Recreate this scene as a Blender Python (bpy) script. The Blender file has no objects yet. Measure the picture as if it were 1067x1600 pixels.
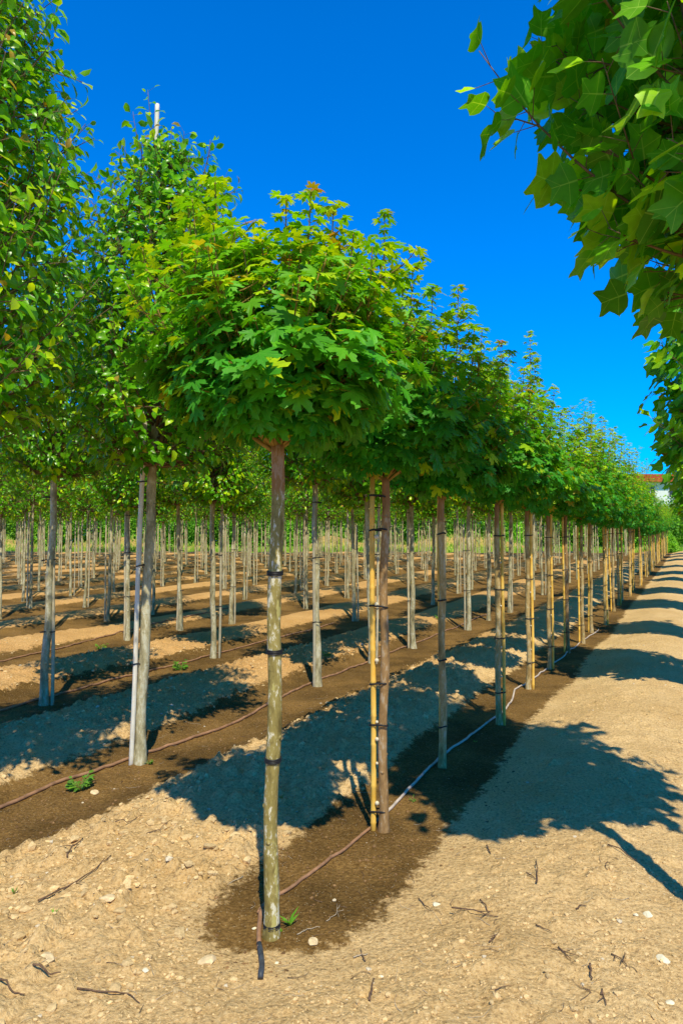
import bpy, math, random
import numpy as np
from mathutils import Vector

R = math.radians
col = bpy.context.scene.collection
scene = bpy.context.scene

# ------------------------------------------------------------------ camera model
F = 1067.0; CX = 533.5; CY = 800.0; HOR = 845.0; CAMH = 1.7
PITCH = math.atan((HOR - CY) / F)
TH = math.atan((1082 - CX) / F)
DX, DY = math.sin(TH), math.cos(TH)          # direction of the planted rows
NX, NY = -DY, DX                              # to the left of the rows
ROW_T = 1.65
ROWS = [3.83, 6.12] + [8.45 + 2.3 * k for k in range(16)]
ROW_TULIP = -0.45

def rowpt(s, L): return s * DX + L * NX, s * DY + L * NY

# ------------------------------------------------------------------ noise
def _hash(ix, iy, iz, seed):
    h = (ix.astype(np.int64) * 374761393 + iy.astype(np.int64) * 668265263 + iz.astype(np.int64) * 2147483647 + seed * 1274126177) & 0xffffffff
    h = ((h ^ (h >> 13)) * 1274126177) & 0xffffffff
    h = ((h ^ (h >> 16)) * 2246822519) & 0xffffffff
    return ((h ^ (h >> 15)) & 0xffffff) / float(0xffffff)

def vnoise(x, y, seed=0):
    x = np.asarray(x, float); y = np.asarray(y, float)
    ix = np.floor(x); iy = np.floor(y); fx = x - ix; fy = y - iy
    fx = fx * fx * (3 - 2 * fx); fy = fy * fy * (3 - 2 * fy)
    z = np.zeros_like(ix)
    a = _hash(ix, iy, z, seed); b = _hash(ix + 1, iy, z, seed)
    c = _hash(ix, iy + 1, z, seed); d = _hash(ix + 1, iy + 1, z, seed)
    return (a * (1 - fx) + b * fx) * (1 - fy) + (c * (1 - fx) + d * fx) * fy

def fbm(x, y, o=4, seed=0):
    t = 0; a = .5; s = 0
    for k in range(o):
        t = t + a * vnoise(x * 2.03 ** k + 17.3 * k, y * 2.03 ** k - 9.1 * k, seed + k); s += a; a *= .5
    return t / s

def sstep(a, b, x):
    t = np.clip((x - a) / (b - a), 0, 1); return t * t * (3 - 2 * t)

# ------------------------------------------------------------------ terrain
def rise(y):
    y = np.asarray(y, float)
    a = np.clip(y - 11, 0, None)
    r = .0265 * (np.sqrt(a * a + 16) - 4)
    return np.where(y > 48, .0265 * (math.sqrt(37 * 37 + 16) - 4) + 0 * y, r)

def dist_row(x, y):
    """distance to the middle line of the nearest irrigated strip"""
    L = x * NX + y * NY; s = x * DX + y * DY
    wob = .13 * (fbm(s * .6, L * .3, 3, 5) - .5) * 2
    L = L + wob
    dT = np.hypot(L - ROW_T, np.clip(2.72 - s, 0, None))
    d = np.minimum(dT, np.abs(L - ROW_TULIP + .1))
    d = np.minimum(d, np.abs(L + 2.7))
    for r in ROWS: d = np.minimum(d, np.abs(L - r))
    return d

def ground_base(x, y):
    d = dist_row(x, y)
    far = sstep(47.5, 49.5, y)
    m = .115 * sstep(.22, 1.0, d) * (1 - far)
    m = m * (.55 + .45 * sstep(3, 9, y)) 
    z = rise(y) + m
    bank = np.exp(-((y - 52.5) / 1.3) ** 2) * np.clip(fbm(x * .16 + 3, y * .02, 3, 40) - .42, 0, 1) * 3.6
    return z + bank

def ground_z(x, y):
    x = np.asarray(x, float); y = np.asarray(y, float)
    d = dist_row(x, y)
    wet = 1 - sstep(.40, .55, d)
    z = ground_base(x, y)
    z = z + .045 * (fbm(x * .9, y * .9, 3, 11) - .5)
    nearf = 1 - sstep(9, 16, y)
    n1 = fbm(x * 7, y * 7, 3, 21); n2 = fbm(x * 22, y * 22, 3, 31)
    lump = np.clip(n1 - .52, 0, 1) * .06 + (n2 - .5) * .016
    left = sstep(1.7, 2.2, x * NX + y * NY + .4 * (fbm(x, y, 2, 8) - .5))
    crust = np.clip(fbm(x * 13 + 5, y * 13, 2, 51) - .60 + .07 * left, 0, 1) * (.07 + .10 * left)
    crust = crust + left * np.clip(fbm(x * 30, y * 30, 2, 61) - .55, 0, 1) * .05
    z = z + nearf * (lump * (1 - .35 * wet) + crust * (1 - .8 * wet))
    return z

def gz(x, y): return float(ground_z(np.array([x]), np.array([y]))[0])

def at(px, py):
    """ground point seen at a pixel of the 1067 x 1600 photograph"""
    a = (px - CX) / F; b = (CY - py) / F
    dy = math.cos(PITCH) - b * math.sin(PITCH)
    dz = math.sin(PITCH) + b * math.cos(PITCH)
    z = 0.0
    for _ in range(12):
        t = (z - CAMH) / dz
        z = .5 * z + .5 * float(rise(t * dy))
    return t * a, t * dy

# ------------------------------------------------------------------ object helpers
def tag(o, label=None, cat=None, group=None, kind=None):
    if label: o['label'] = label
    if cat: o['category'] = cat
    if group: o['group'] = group
    if kind: o['kind'] = kind
    return o

def empty(name, loc, rz=0):
    o = bpy.data.objects.new(name, None); col.objects.link(o)
    o.location = loc; o.rotation_euler = (0, 0, rz); o.empty_display_size = .1
    return o

def link(name, me, parent=None, loc=None, rz=None):
    o = bpy.data.objects.new(name, me); col.objects.link(o)
    if parent: o.parent = parent
    if loc is not None: o.location = loc
    if rz is not None: o.rotation_euler = (0, 0, rz)
    return o

def mesh_np(name, V, faces, mat, smooth=True, attrs=None):
    """faces: list of index tuples or an (n,k) array; attrs: {name: (type, array)} on points"""
    me = bpy.data.meshes.new(name)
    V = np.asarray(V, np.float32)
    if isinstance(faces, np.ndarray) and faces.ndim == 2:
        n, k = faces.shape
        me.vertices.add(len(V)); me.vertices.foreach_set('co', V.ravel())
        me.loops.add(n * k); me.loops.foreach_set('vertex_index', faces.astype(np.int32).ravel())
        me.polygons.add(n)
        me.polygons.foreach_set('loop_start', (np.arange(n) * k).astype(np.int32))
        me.update(calc_edges=True)
    else:
        me.from_pydata(V.tolist(), [], [tuple(int(i) for i in f) for f in faces])
    me.polygons.foreach_set('use_smooth', [smooth] * len(me.polygons))
    for an, (ty, arr) in (attrs or {}).items():
        a = me.attributes.new(an, ty, 'POINT')
        a.data.foreach_set('color' if ty == 'FLOAT_COLOR' else 'value', np.asarray(arr, np.float32).ravel())
    if mat: me.materials.append(mat)
    me.validate(); me.update()
    return me

class MB:
    def __init__(self): self.V = []; self.F = []; self.n = 0
    def add(self, V, Fs):
        self.V.append(np.asarray(V, float)); self.F += [tuple(i + self.n for i in f) for f in Fs]; self.n += len(V)
    def tube(self, P, rad, sides=8, cap=True, wob=0, seed=0):
        P = np.asarray(P, float); n = len(P)
        rad = np.broadcast_to(np.asarray(rad, float), (n,))
        T = np.gradient(P, axis=0); T /= np.linalg.norm(T, axis=1)[:, None] + 1e-9
        up = np.array([0, 0, 1.0]) if abs(T[0, 2]) < .8 else np.array([1.0, 0, 0])
        V = []
        rng = np.random.RandomState(seed)
        a = None
        for i in range(n):
            if a is None: a = np.cross(T[i], up)
            else: a = a - T[i] * a.dot(T[i])
            a = a / (np.linalg.norm(a) + 1e-9); b = np.cross(T[i], a)
            for j in range(sides):
                t = 2 * math.pi * j / sides
                r = rad[i] * (1 + (wob * (rng.rand() - .5) if wob else 0))
                V.append(P[i] + r * (math.cos(t) * a + math.sin(t) * b))
        Fs = []
        for i in range(n - 1):
            for j in range(sides):
                k = (j + 1) % sides
                Fs.append((i * sides + j, i * sides + k, (i + 1) * sides + k, (i + 1) * sides + j))
        if cap:
            Fs.append(tuple(range(sides))[::-1]); Fs.append(tuple((n - 1) * sides + j for j in range(sides)))
        self.add(V, Fs)
    def box(self, c, s):
        x, y, z = c; a, b, d = s[0] / 2, s[1] / 2, s[2] / 2
        V = [(x + i * a, y + j * b, z + k * d) for i in (-1, 1) for j in (-1, 1) for k in (-1, 1)]
        self.add(V, [(0, 1, 3, 2), (4, 6, 7, 5), (0, 4, 5, 1), (2, 3, 7, 6), (0, 2, 6, 4), (1, 5, 7, 3)])
    def mesh(self, name, mat, smooth=True):
        return mesh_np(name, np.concatenate(self.V), self.F, mat, smooth)

# ------------------------------------------------------------------ materials
def newmat(name):
    m = bpy.data.materials.new(name); m.use_nodes = True
    nt = m.node_tree; nt.nodes.clear()
    return m, nt, nt.nodes, nt.links

def nd(nt, t, **k):
    n = nt.nodes.new(t)
    for a, b in k.items(): setattr(n, a, b)
    return n

def noise(nt, vec, scale, detail=4, rough=.6, dist=0):
    n = nd(nt, 'ShaderNodeTexNoise'); n.inputs['Scale'].default_value = scale
    n.inputs['Detail'].default_value = detail; n.inputs['Roughness'].default_value = rough
    n.inputs['Distortion'].default_value = dist
    nt.links.new(vec, n.inputs['Vector']); return n.outputs['Fac']

def ramp(nt, fac, stops, interp='LINEAR'):
    n = nd(nt, 'ShaderNodeValToRGB'); n.color_ramp.interpolation = interp
    e = n.color_ramp.elements
    while len(e) < len(stops): e.new(.5)
    for el, (p, c) in zip(e, stops):
        el.position = p; el.color = (*c, 1) if len(c) == 3 else c
    nt.links.new(fac, n.inputs[0]); return n.outputs['Color']

def mix(nt, a, b, fac, mode='MIX'):
    n = nd(nt, 'ShaderNodeMix', data_type='RGBA', blend_type=mode)
    for s, v in ((0, fac), (6, a), (7, b)):
        if hasattr(v, 'node'): nt.links.new(v, n.inputs[s])
        elif isinstance(v, (int, float)): n.inputs[s].default_value = v
        else: n.inputs[s].default_value = (*v, 1)
    return n.outputs[2]

def math_n(nt, op, a, b=0.0, c=None, clamp=False):
    n = nd(nt, 'ShaderNodeMath', operation=op, use_clamp=clamp)
    for i, v in enumerate([a, b] + ([c] if c is not None else [])):
        if hasattr(v, 'node'): nt.links.new(v, n.inputs[i])
        else: n.inputs[i].default_value = v
    return n.outputs[0]

def finish(nt, colr, rough=.9, bump=None, strength=.5, dist=.01, spec=.3):
    p = nd(nt, 'ShaderNodeBsdfPrincipled'); o = nd(nt, 'ShaderNodeOutputMaterial')
    if hasattr(colr, 'node'): nt.links.new(colr, p.inputs['Base Color'])
    else: p.inputs['Base Color'].default_value = (*colr, 1)
    if hasattr(rough, 'node'): nt.links.new(rough, p.inputs['Roughness'])
    else: p.inputs['Roughness'].default_value = rough
    p.inputs['Specular IOR Level'].default_value = spec
    if bump is not None:
        b = nd(nt, 'ShaderNodeBump'); b.inputs['Strength'].default_value = strength; b.inputs['Distance'].default_value = dist
        nt.links.new(bump, b.inputs['Height']); nt.links.new(b.outputs[0], p.inputs['Normal'])
    nt.links.new(p.outputs[0], o.inputs['Surface'])
    return p

def geo_pos(nt): return nd(nt, 'ShaderNodeNewGeometry').outputs['Position']
def obj_pos(nt): return nd(nt, 'ShaderNodeTexCoord').outputs['Object']

def soil_material():
    m, nt, N, Lk = newmat('soil')
    pos = geo_pos(nt)
    wet = nd(nt, 'ShaderNodeAttribute', attribute_name='wet').outputs['Fac']
    fld = nd(nt, 'ShaderNodeAttribute', attribute_name='field').outputs['Fac']
    gr = nd(nt, 'ShaderNodeAttribute', attribute_name='grass').outputs['Fac']
    n1 = noise(nt, pos, 9, 6, .7); n2 = noise(nt, pos, 60, 5, .7); n3 = noise(nt, pos, 1.3, 4, .6)
    nb = noise(nt, pos, 28, 6, .75)
    w = math_n(nt, 'ADD', wet, math_n(nt, 'MULTIPLY', math_n(nt, 'SUBTRACT', n1, .5), 1.0))
    w = math_n(nt, 'ADD', w, math_n(nt, 'MULTIPLY', math_n(nt, 'SUBTRACT', nb, .5), .7))
    mr = nd(nt, 'ShaderNodeMapRange', interpolation_type='SMOOTHSTEP')
    Lk.new(w, mr.inputs[0]); mr.inputs[1].default_value = .38; mr.inputs[2].default_value = .62
    w = mr.outputs[0]
    dry = ramp(nt, n2, [(.30, (.32, .205, .10)), (.44, (.64, .44, .205)), (.55, (.78, .555, .27)), (.75, (.90, .69, .38))])  # soil tone variation; the darkest stop also paints in crevice shade
    dry = mix(nt, dry, ramp(nt, n3, [(.3, (.80, .70, .58)), (.7, (1.08, 1.03, 1.0))]), .8, 'MULTIPLY')
    wc = ramp(nt, n2, [(.28, (.085, .045, .012)), (.52, (.21, .125, .040)), (.78, (.36, .23, .085))])
    wc = mix(nt, wc, ramp(nt, n3, [(.38, (.62, .58, .50)), (.62, (1.25, 1.16, 1.06))]), 1.0, 'MULTIPLY')
    dry = mix(nt, dry, mix(nt, dry, (.90, .78, .64), 1.0, 'MULTIPLY'), fld)
    c = mix(nt, dry, wc, w)
    # pale specks and dark specks
    vo = nd(nt, 'ShaderNodeTexVoronoi'); vo.inputs['Scale'].default_value = 55; Lk.new(pos, vo.inputs['Vector'])
    sp = math_n(nt, 'LESS_THAN', vo.outputs['Distance'], .13)
    c = mix(nt, c, mix(nt, c, (.75, .62, .42), .5), sp)
    vo2 = nd(nt, 'ShaderNodeTexVoronoi'); vo2.inputs['Scale'].default_value = 34; Lk.new(pos, vo2.inputs['Vector'])
    sp2 = math_n(nt, 'LESS_THAN', vo2.outputs['Distance'], .12)
    c = mix(nt, c, (.17, .10, .045), math_n(nt, 'MULTIPLY', sp2, .6))
    # grass strip at the far edge
    gc = ramp(nt, noise(nt, pos, 2.5, 5, .7), [(.3, (.08, .17, .01)), (.55, (.26, .48, .03)), (.8, (.50, .50, .14))])
    c = mix(nt, c, gc, gr)
    h = math_n(nt, 'ADD', math_n(nt, 'MULTIPLY', nb, 1.0), math_n(nt, 'MULTIPLY', n2, .5))
    vo3 = nd(nt, 'ShaderNodeTexVoronoi'); vo3.inputs['Scale'].default_value = 42; Lk.new(pos, vo3.inputs['Vector'])
    h = math_n(nt, 'SUBTRACT', h, math_n(nt, 'MULTIPLY', vo3.outputs['Distance'], .35))
    finish(nt, c, .95, h, .85, .022, .1)
    return m

def clod_material(base=(.56, .38, .20), name='clod'):
    m, nt, N, Lk = newmat(name)
    a = nd(nt, 'ShaderNodeAttribute', attribute_name='Col').outputs['Color']
    n = noise(nt, geo_pos(nt), 90, 4)
    c = mix(nt, a, ramp(nt, n, [(.3, (.6, .56, .5)), (.7, (1.1, 1.08, 1.05))]), .8, 'MULTIPLY')
    finish(nt, c, .95, n, .5, .004, .1)
    return m

def leaf_material(name, gloss, trans, tcol, vein=(.45, .6, .2), veinw=.93, veinamt=.5):
    m, nt, N, Lk = newmat(name)
    a = nd(nt, 'ShaderNodeAttribute', attribute_name='Col').outputs['Color']
    v = nd(nt, 'ShaderNodeAttribute', attribute_name='vein').outputs['Fac']
    oi = nd(nt, 'ShaderNodeObjectInfo').outputs['Random']
    n = noise(nt, obj_pos(nt), 30, 3)
    c = mix(nt, a, ramp(nt, n, [(.3, (.75, .8, .7)), (.7, (1.15, 1.1, 1.1))]), .7, 'MULTIPLY')
    c = mix(nt, c, ramp(nt, oi, [(0, (.82, .9, .9)), (1, (1.25, 1.1, 1.0))]), .8, 'MULTIPLY')
    vm = nd(nt, 'ShaderNodeMapRange'); Lk.new(v, vm.inputs[0]); vm.inputs[1].default_value = veinw; vm.inputs[2].default_value = 1
    c2 = mix(nt, c, vein, math_n(nt, 'MULTIPLY', vm.outputs[0], veinamt))
    bf = nd(nt, 'ShaderNodeNewGeometry').outputs['Backfacing']
    c3 = mix(nt, c2, mix(nt, c2, (.20, .30, .05), .25), bf)
    p = nd(nt, 'ShaderNodeBsdfPrincipled'); Lk.new(c3, p.inputs['Base Color'])
    p.inputs['Roughness'].default_value = gloss; p.inputs['Specular IOR Level'].default_value = .3
    t = nd(nt, 'ShaderNodeBsdfTranslucent'); Lk.new(mix(nt, c2, tcol, 1.0, 'MULTIPLY'), t.inputs['Color'])
    ms = nd(nt, 'ShaderNodeMixShader'); ms.inputs[0].default_value = trans
    Lk.new(p.outputs[0], ms.inputs[1]); Lk.new(t.outputs[0], ms.inputs[2])
    o = nd(nt, 'ShaderNodeOutputMaterial'); Lk.new(ms.outputs[0], o.inputs['Surface'])
    return m

def bark_material(name, c_dark, c_mid, c_light, lichen, lich_amt, patch=(.6, .58, .48), patch_amt=.5, top=None, topz=1.9, scale=1.0):
    m, nt, N, Lk = newmat(name)
    pos = obj_pos(nt)
    mp = nd(nt, 'ShaderNodeMapping'); mp.inputs['Scale'].default_value = (1, 1, .35); Lk.new(pos, mp.inputs[0])
    mp2 = nd(nt, 'ShaderNodeMapping'); mp2.inputs['Scale'].default_value = (.5, .5, 2.0); Lk.new(pos, mp2.inputs[0])
    oi = nd(nt, 'ShaderNodeObjectInfo').outputs['Random']
    off = nd(nt, 'ShaderNodeVectorMath', operation='ADD'); Lk.new(mp.outputs[0], off.inputs[0])
    cb = nd(nt, 'ShaderNodeCombineXYZ'); Lk.new(math_n(nt, 'MULTIPLY', oi, 57.0), cb.inputs[0]); Lk.new(cb.outputs[0], off.inputs[1])
    v = off.outputs[0]
    n1 = noise(nt, v, 14 * scale, 5, .65); n2 = noise(nt, v, 60 * scale, 4, .7); n3 = noise(nt, mp2.outputs[0], 16 * scale, 3, .5)
    c = ramp(nt, n1, [(.3, c_dark), (.5, c_mid), (.72, c_light)])
    c = mix(nt, c, ramp(nt, n2, [(.3, (.65, .62, .58)), (.7, (1.15, 1.15, 1.12))]), .8, 'MULTIPLY')
    pm = ramp(nt, math_n(nt, 'ADD', math_n(nt, 'MULTIPLY', n1, .5), math_n(nt, 'MULTIPLY', n2, .55)), [(.56 - patch_amt * .1, (0, 0, 0)), (.60 - patch_amt * .1, (1, 1, 1))])
    c = mix(nt, c, patch, math_n(nt, 'MULTIPLY', pm, min(1, .75)))
    lm = ramp(nt, noise(nt, v, 23 * scale, 3, .6), [(.66 - lich_amt, (0, 0, 0)), (.69 - lich_amt, (1, 1, 1))])
    c = mix(nt, c, lichen, lm)
    # dark rings at the old nodes
    rg = ramp(nt, n3, [(.63, (0, 0, 0)), (.70, (1, 1, 1))])
    c = mix(nt, c, mix(nt, c, c_dark, .8), math_n(nt, 'MULTIPLY', rg, .6))
    if top:
        sx = nd(nt, 'ShaderNodeSeparateXYZ'); Lk.new(pos, sx.inputs[0])
        tm = nd(nt, 'ShaderNodeMapRange'); Lk.new(math_n(nt, 'ADD', sx.outputs[2], math_n(nt, 'MULTIPLY', n1, .1)), tm.inputs[0])
        tm.inputs[1].default_value = topz; tm.inputs[2].default_value = topz + .05
        c = mix(nt, c, mix(nt, top, c, .25), tm.outputs[0])
    finish(nt, c, .8, n2, .6, .004, .25)
    return m

def simple_material(name, c, rough=.7, var=.4, scale=20, bump=.3, spec=.3):
    m, nt, N, Lk = newmat(name)
    n = noise(nt, obj_pos(nt), scale, 5)
    cc = mix(nt, c, ramp(nt, n, [(.3, (1 - var,) * 3), (.7, (1 + var * .5,) * 3)]), 1, 'MULTIPLY')
    finish(nt, cc, rough, n, bump, .003, spec)
    return m

def bamboo_material(name, c1, c2):
    m, nt, N, Lk = newmat(name)
    pos = obj_pos(nt)
    mp = nd(nt, 'ShaderNodeMapping'); mp.inputs['Scale'].default_value = (1, 1, .08); Lk.new(pos, mp.inputs[0])
    oi = nd(nt, 'ShaderNodeObjectInfo').outputs['Random']
    n = noise(nt, mp.outputs[0], 90, 4); n2 = noise(nt, pos, 7, 4)
    c = mix(nt, c1, c2, ramp(nt, n2, [(.35, (0, 0, 0)), (.68, (1, 1, 1))]))
    c = mix(nt, c, ramp(nt, n, [(.3, (.75, .7, .62)), (.7, (1.1, 1.1, 1.05))]), .8, 'MULTIPLY')
    c = mix(nt, c, ramp(nt, oi, [(0, (.75, .78, .85)), (1, (1.15, 1.12, 1.1))]), .8, 'MULTIPLY')
    finish(nt, c, .5, n, .2, .002, .4)
    return m

M = {}
M['soil'] = soil_material()
M['clod'] = clod_material()
M['maple_leaf'] = leaf_material('maple_leaf', .5, .36, (1.9, 1.6, .35), (.42, .6, .12), .94, .35)
M['pear_leaf'] = leaf_material('pear_leaf', .28, .36, (2.0, 1.7, .3), (.5, .6, .1), .9, .2)
M['tulip_leaf'] = leaf_material('tulip_leaf', .42, .40, (2.0, 1.7, .35), (.50, .75, .12), .93, .8)
M['weed_leaf'] = leaf_material('weed_leaf', .5, .3, (1.6, 1.6, .5))
M['maple_bark'] = bark_material('maple_bark', (.15, .11, .03), (.36, .29, .09), (.47, .39, .14), (.46, .40, .13), .02, (.78, .74, .58), .12, (.34, .14, .05), 1.93)
M['maple_bark_brown'] = bark_material('maple_bark_brown', (.16, .09, .035), (.36, .215, .09), (.48, .30, .14), (.38, .31, .18), .0, (.45, .36, .25), -.1, (.30, .15, .06), 1.95)
M['maple_bark_tan'] = bark_material('maple_bark_tan', (.22, .14, .045), (.50, .35, .14), (.64, .48, .22), (.48, .42, .2), .0, (.55, .47, .3), .0, (.28, .13, .05), 1.88)
M['pear_bark'] = bark_material('pear_bark', (.16, .13, .06), (.47, .41, .24), (.68, .61, .42), (.66, .44, .02), -.055, (.60, .57, .42), -.05)
M['tulip_bark'] = bark_material('tulip_bark', (.12, .10, .07), (.25, .22, .17), (.36, .32, .25), (.4, .38, .3), 0, (.4, .38, .32), 0)
M['shoot'] = simple_material('shoot', (.30, .20, .045), .6)
M['shoot_green'] = simple_material('shoot_green', (.26, .27, .06), .6)
M['bamboo'] = bamboo_material('bamboo', (.86, .48, .06), (.94, .64, .15))
M['stake_wood'] = bamboo_material('stake_wood', (.44, .37, .24), (.70, .62, .43))
M['stake_pale'] = bamboo_material('stake_pale', (.68, .64, .54), (.86, .84, .77))
M['tie'] = simple_material('tie', (.018, .018, .02), .45, .2)
M['plug'] = simple_material('plug', (.72, .64, .46), .6, .2)
M['twig'] = simple_material('twig', (.17, .10, .06), .85, .5, 60)
M['twig_pale'] = simple_material('twig_pale', (.52, .42, .30), .85, .4, 60)
M['hose_brown'] = simple_material('hose_brown', (.36, .19, .10), .6, .45, 14)
M['hose_grey'] = simple_material('hose_grey', (.62, .50, .40), .55, .4, 14)
M['hose_black'] = simple_material('hose_black', (.06, .07, .085), .5, .6, 30)
M['stone'] = simple_material('stone', (.80, .60, .34), .9, .35, 30)
M['roof'] = simple_material('roof', (.52, .12, .035), .85, .3, 2)
M['wall'] = simple_material('wall', (.78, .78, .76), .9, .08, 1)
M['glass'] = simple_material('glass', (.05, .06, .08), .2, .2, 1, 0)
M['frame'] = simple_material('frame', (.7, .7, .68), .6, .1, 3)

# ------------------------------------------------------------------ leaf templates
def tmpl(kind):
    if kind == 'pear':
        V = [(0, 0, 0), (0, .36, .02), (0, .72, -.02), (0, 1.0, -.16), (-.29, .30, .11), (-.24, .70, .07), (.29, .30, .11), (.24, .70, .07)]
        Fs = [(0, 1, 4), (1, 2, 5), (1, 5, 4), (2, 3, 5), (0, 6, 1), (1, 7, 2), (1, 6, 7), (2, 7, 3)]
        vein = [1, 1, 1, 1, 0, 0, 0, 0]
    elif kind == 'pear_far':
        V = [(0, 0, 0), (-.3, .45, .1), (0, 1, -.1), (.3, .45, .1)]
        Fs = [(0, 2, 1), (0, 3, 2)]; vein = [1, 0, 1, 0]
    elif kind == 'maple':
        half = [(.09, .80, 0), (.21, .80, 0), (.145, .50, 0), (.36, .66, 0), (.56, .78, 0), (.80, .70, 1), (.64, .55, 0), (.66, .38, 0), (.40, .22, 0), (.62, .16, 0), (.80, .02, 1), (.60, -.08, 0), (.46, -.20, 0), (.20, -.12, 0)]
        half[4] = (.52, .80, 0)
        out = [(0, 1.08, 1)] + half + [(0, -.02, 0)] + [(-x, y, t) for x, y, t in half[::-1]]
        def zz(x, y): return -.22 * (x * x + (y - .15) ** 2) + .05 * abs(x)
        V = [(0, .10, .03)] + [(x, y, zz(x, y)) for x, y, t in out]
        vein = [1] + [t for x, y, t in out]
        n = len(out)
        Fs = [(0, 1 + (i + 1) % n, 1 + i) for i in range(n)]
    elif kind == 'maple_far':
        out = [(0, 1.05, 1), (.16, .5, 0), (.76, .70, 1), (.38, .24, 0), (.74, -.03, 1), (0, -.04, 0), (-.74, -.03, 1), (-.38, .24, 0), (-.76, .70, 1), (-.16, .5, 0)]
        V = [(0, .12, .03)] + [(x, y, -.2 * (x * x + y * y)) for x, y, t in out]; vein = [1] + [0] * 10
        Fs = [(0, 1 + (i + 1) % 10, 1 + i) for i in range(10)]
    elif kind == 'tulip':
        half = [(.20, .93, 0), (.40, 1.04, 1), (.43, .90, 0), (.36, .66, 0), (.48, .52, 0), (.62, .40, 1), (.56, .22, 0), (.42, .06, 0), (.20, .0, 0)]
        def zz(x, y): return .16 * abs(x) - .18 * max(0, y - .3) ** 2 - .10 * x * x
        V = [(0, .0, 0), (0, .28, 0), (0, .55, -.01), (0, .86, -.06)]
        vein = [1, 1, 1, 1]
        Fs = []
        for sg in (1, -1):
            b = len(V)
            V += [(sg * x, y, zz(x, y)) for x, y, t in half]; vein += [t for x, y, t in half]
            tri = [(3, b, 2), (2, b, b + 1), (2, b + 1, b + 2), (2, b + 2, b + 3), (2, b + 3, 1), (1, b + 3, b + 4), (1, b + 4, b + 5), (1, b + 5, b + 6), (1, b + 6, 0), (0, b + 6, b + 7), (0, b + 7, b + 8)]
            Fs += [t if sg < 0 else t[::-1] for t in tri]
    elif kind == 'blade':
        V = [(-.06, 0, 0), (.06, 0, 0), (.09, .45, .02), (-.09, .45, .02), (0, 1, -.25)]
        Fs = [(0, 1, 2), (0, 2, 3), (3, 2, 4)]; vein = [0, 0, 0, 0, 0]
    return np.array(V, float), np.array(Fs, int), np.array(vein, float)

TM = {k: tmpl(k) for k in ('pear', 'pear_far', 'maple', 'maple_far', 'tulip', 'blade')}

def norm(a): return a / (np.linalg.norm(a, axis=-1, keepdims=True) + 1e-9)

def leaves_mesh(name, kind, P, T, Nn, S, C, mat, rng, flutter=.12):
    V0, F0, vein = TM[kind]
    P = np.array(P); T = norm(np.array(T)); Nn = np.array(Nn); S = np.array(S); C = np.array(C)
    Nn = norm(Nn - T * np.sum(Nn * T, axis=1, keepdims=True))
    X = np.cross(T, Nn)
    n = len(P); k = len(V0)
    W = np.repeat(V0[None], n, 0).copy()
    # each leaf is bent and twisted differently
    bend = rng.uniform(-.5, .35, (n, 1)); cup = rng.uniform(-.35, .35, (n, 1)); tw = rng.uniform(-.35, .35, (n, 1))
    W[:, :, 2] += bend * W[:, :, 1] ** 2 * .45 + cup * W[:, :, 0] ** 2 + tw * W[:, :, 0] * W[:, :, 1] * .6
    W[:, :, 0] *= rng.uniform(.85, 1.12, (n, 1))
    W *= S[:, None, None]
    V = P[:, None] + W[:, :, 0:1] * X[:, None] + W[:, :, 1:2] * T[:, None] + W[:, :, 2:3] * Nn[:, None]
    V = V.reshape(-1, 3)
    Fa = (F0[None] + (np.arange(n) * k)[:, None, None]).reshape(-1, 3)
    Ca = np.concatenate([np.repeat(C[:, None], k, 1).reshape(-1, 3), np.ones((n * k, 1))], 1)
    return mesh_np(name, V, Fa, mat, True, {'Col': ('FLOAT_COLOR', Ca), 'vein': ('FLOAT', np.tile(vein, n))})

def bez(p0, p1, p2, n):
    t = np.linspace(0, 1, n)[:, None]
    return (1 - t) ** 2 * np.array(p0) + 2 * t * (1 - t) * np.array(p1) + t * t * np.array(p2)

def trunk_poly(z1, lean, bow, rng, n=46):
    z = np.linspace(-.08, z1, n)
    t = z / z1
    x = lean[0] * t + bow[0] * np.sin(t * math.pi) + .006 * np.sin(z * 7 + rng.rand() * 6)
    y = lean[1] * t + bow[1] * np.sin(t * math.pi) + .006 * np.sin(z * 6 + rng.rand() * 6)
    return np.stack([x, y, z], 1)

def trunk_mesh(name, poly, r0, r1, mat, rng, flare=.42, knots=5, sides=14):
    z = poly[:, 2]; t = np.clip(z / z.max(), 0, 1)
    rad = r0 + (r1 - r0) * t
    rad = rad * (1 + flare * np.exp(-np.clip(z, 0, None) / .08))
    rad *= 1 + .05 * (vnoise(z * 9, z * 0, int(rng.randint(999))) - .5) * 2
    b = MB(); b.tube(poly, rad, sides, True, .07, int(rng.randint(9999)))
    # pruned branch knots standing out of the bark
    for _ in range(knots):
        i = rng.randint(6, len(poly) - 3); a = rng.uniform(0, 2 * math.pi)
        d = np.array([math.cos(a), math.sin(a), .15]); p = poly[i]; r = rad[i]
        b.tube([p + d * r * .5, p + d * r * 1.02, p + d * r * 1.16], [r * .42, r * .36, r * .14], 7)
    return b.mesh(name, mat)

class Crown:
    def __init__(self, seed): self.rng = np.random.RandomState(seed); self.limbs = MB(); self.P = []; self.T = []; self.N = []; self.S = []; self.C = []
    def leaf(self, p, t, n, s, c): self.P.append(p); self.T.append(t); self.N.append(n); self.S.append(s); self.C.append(c)

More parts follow.
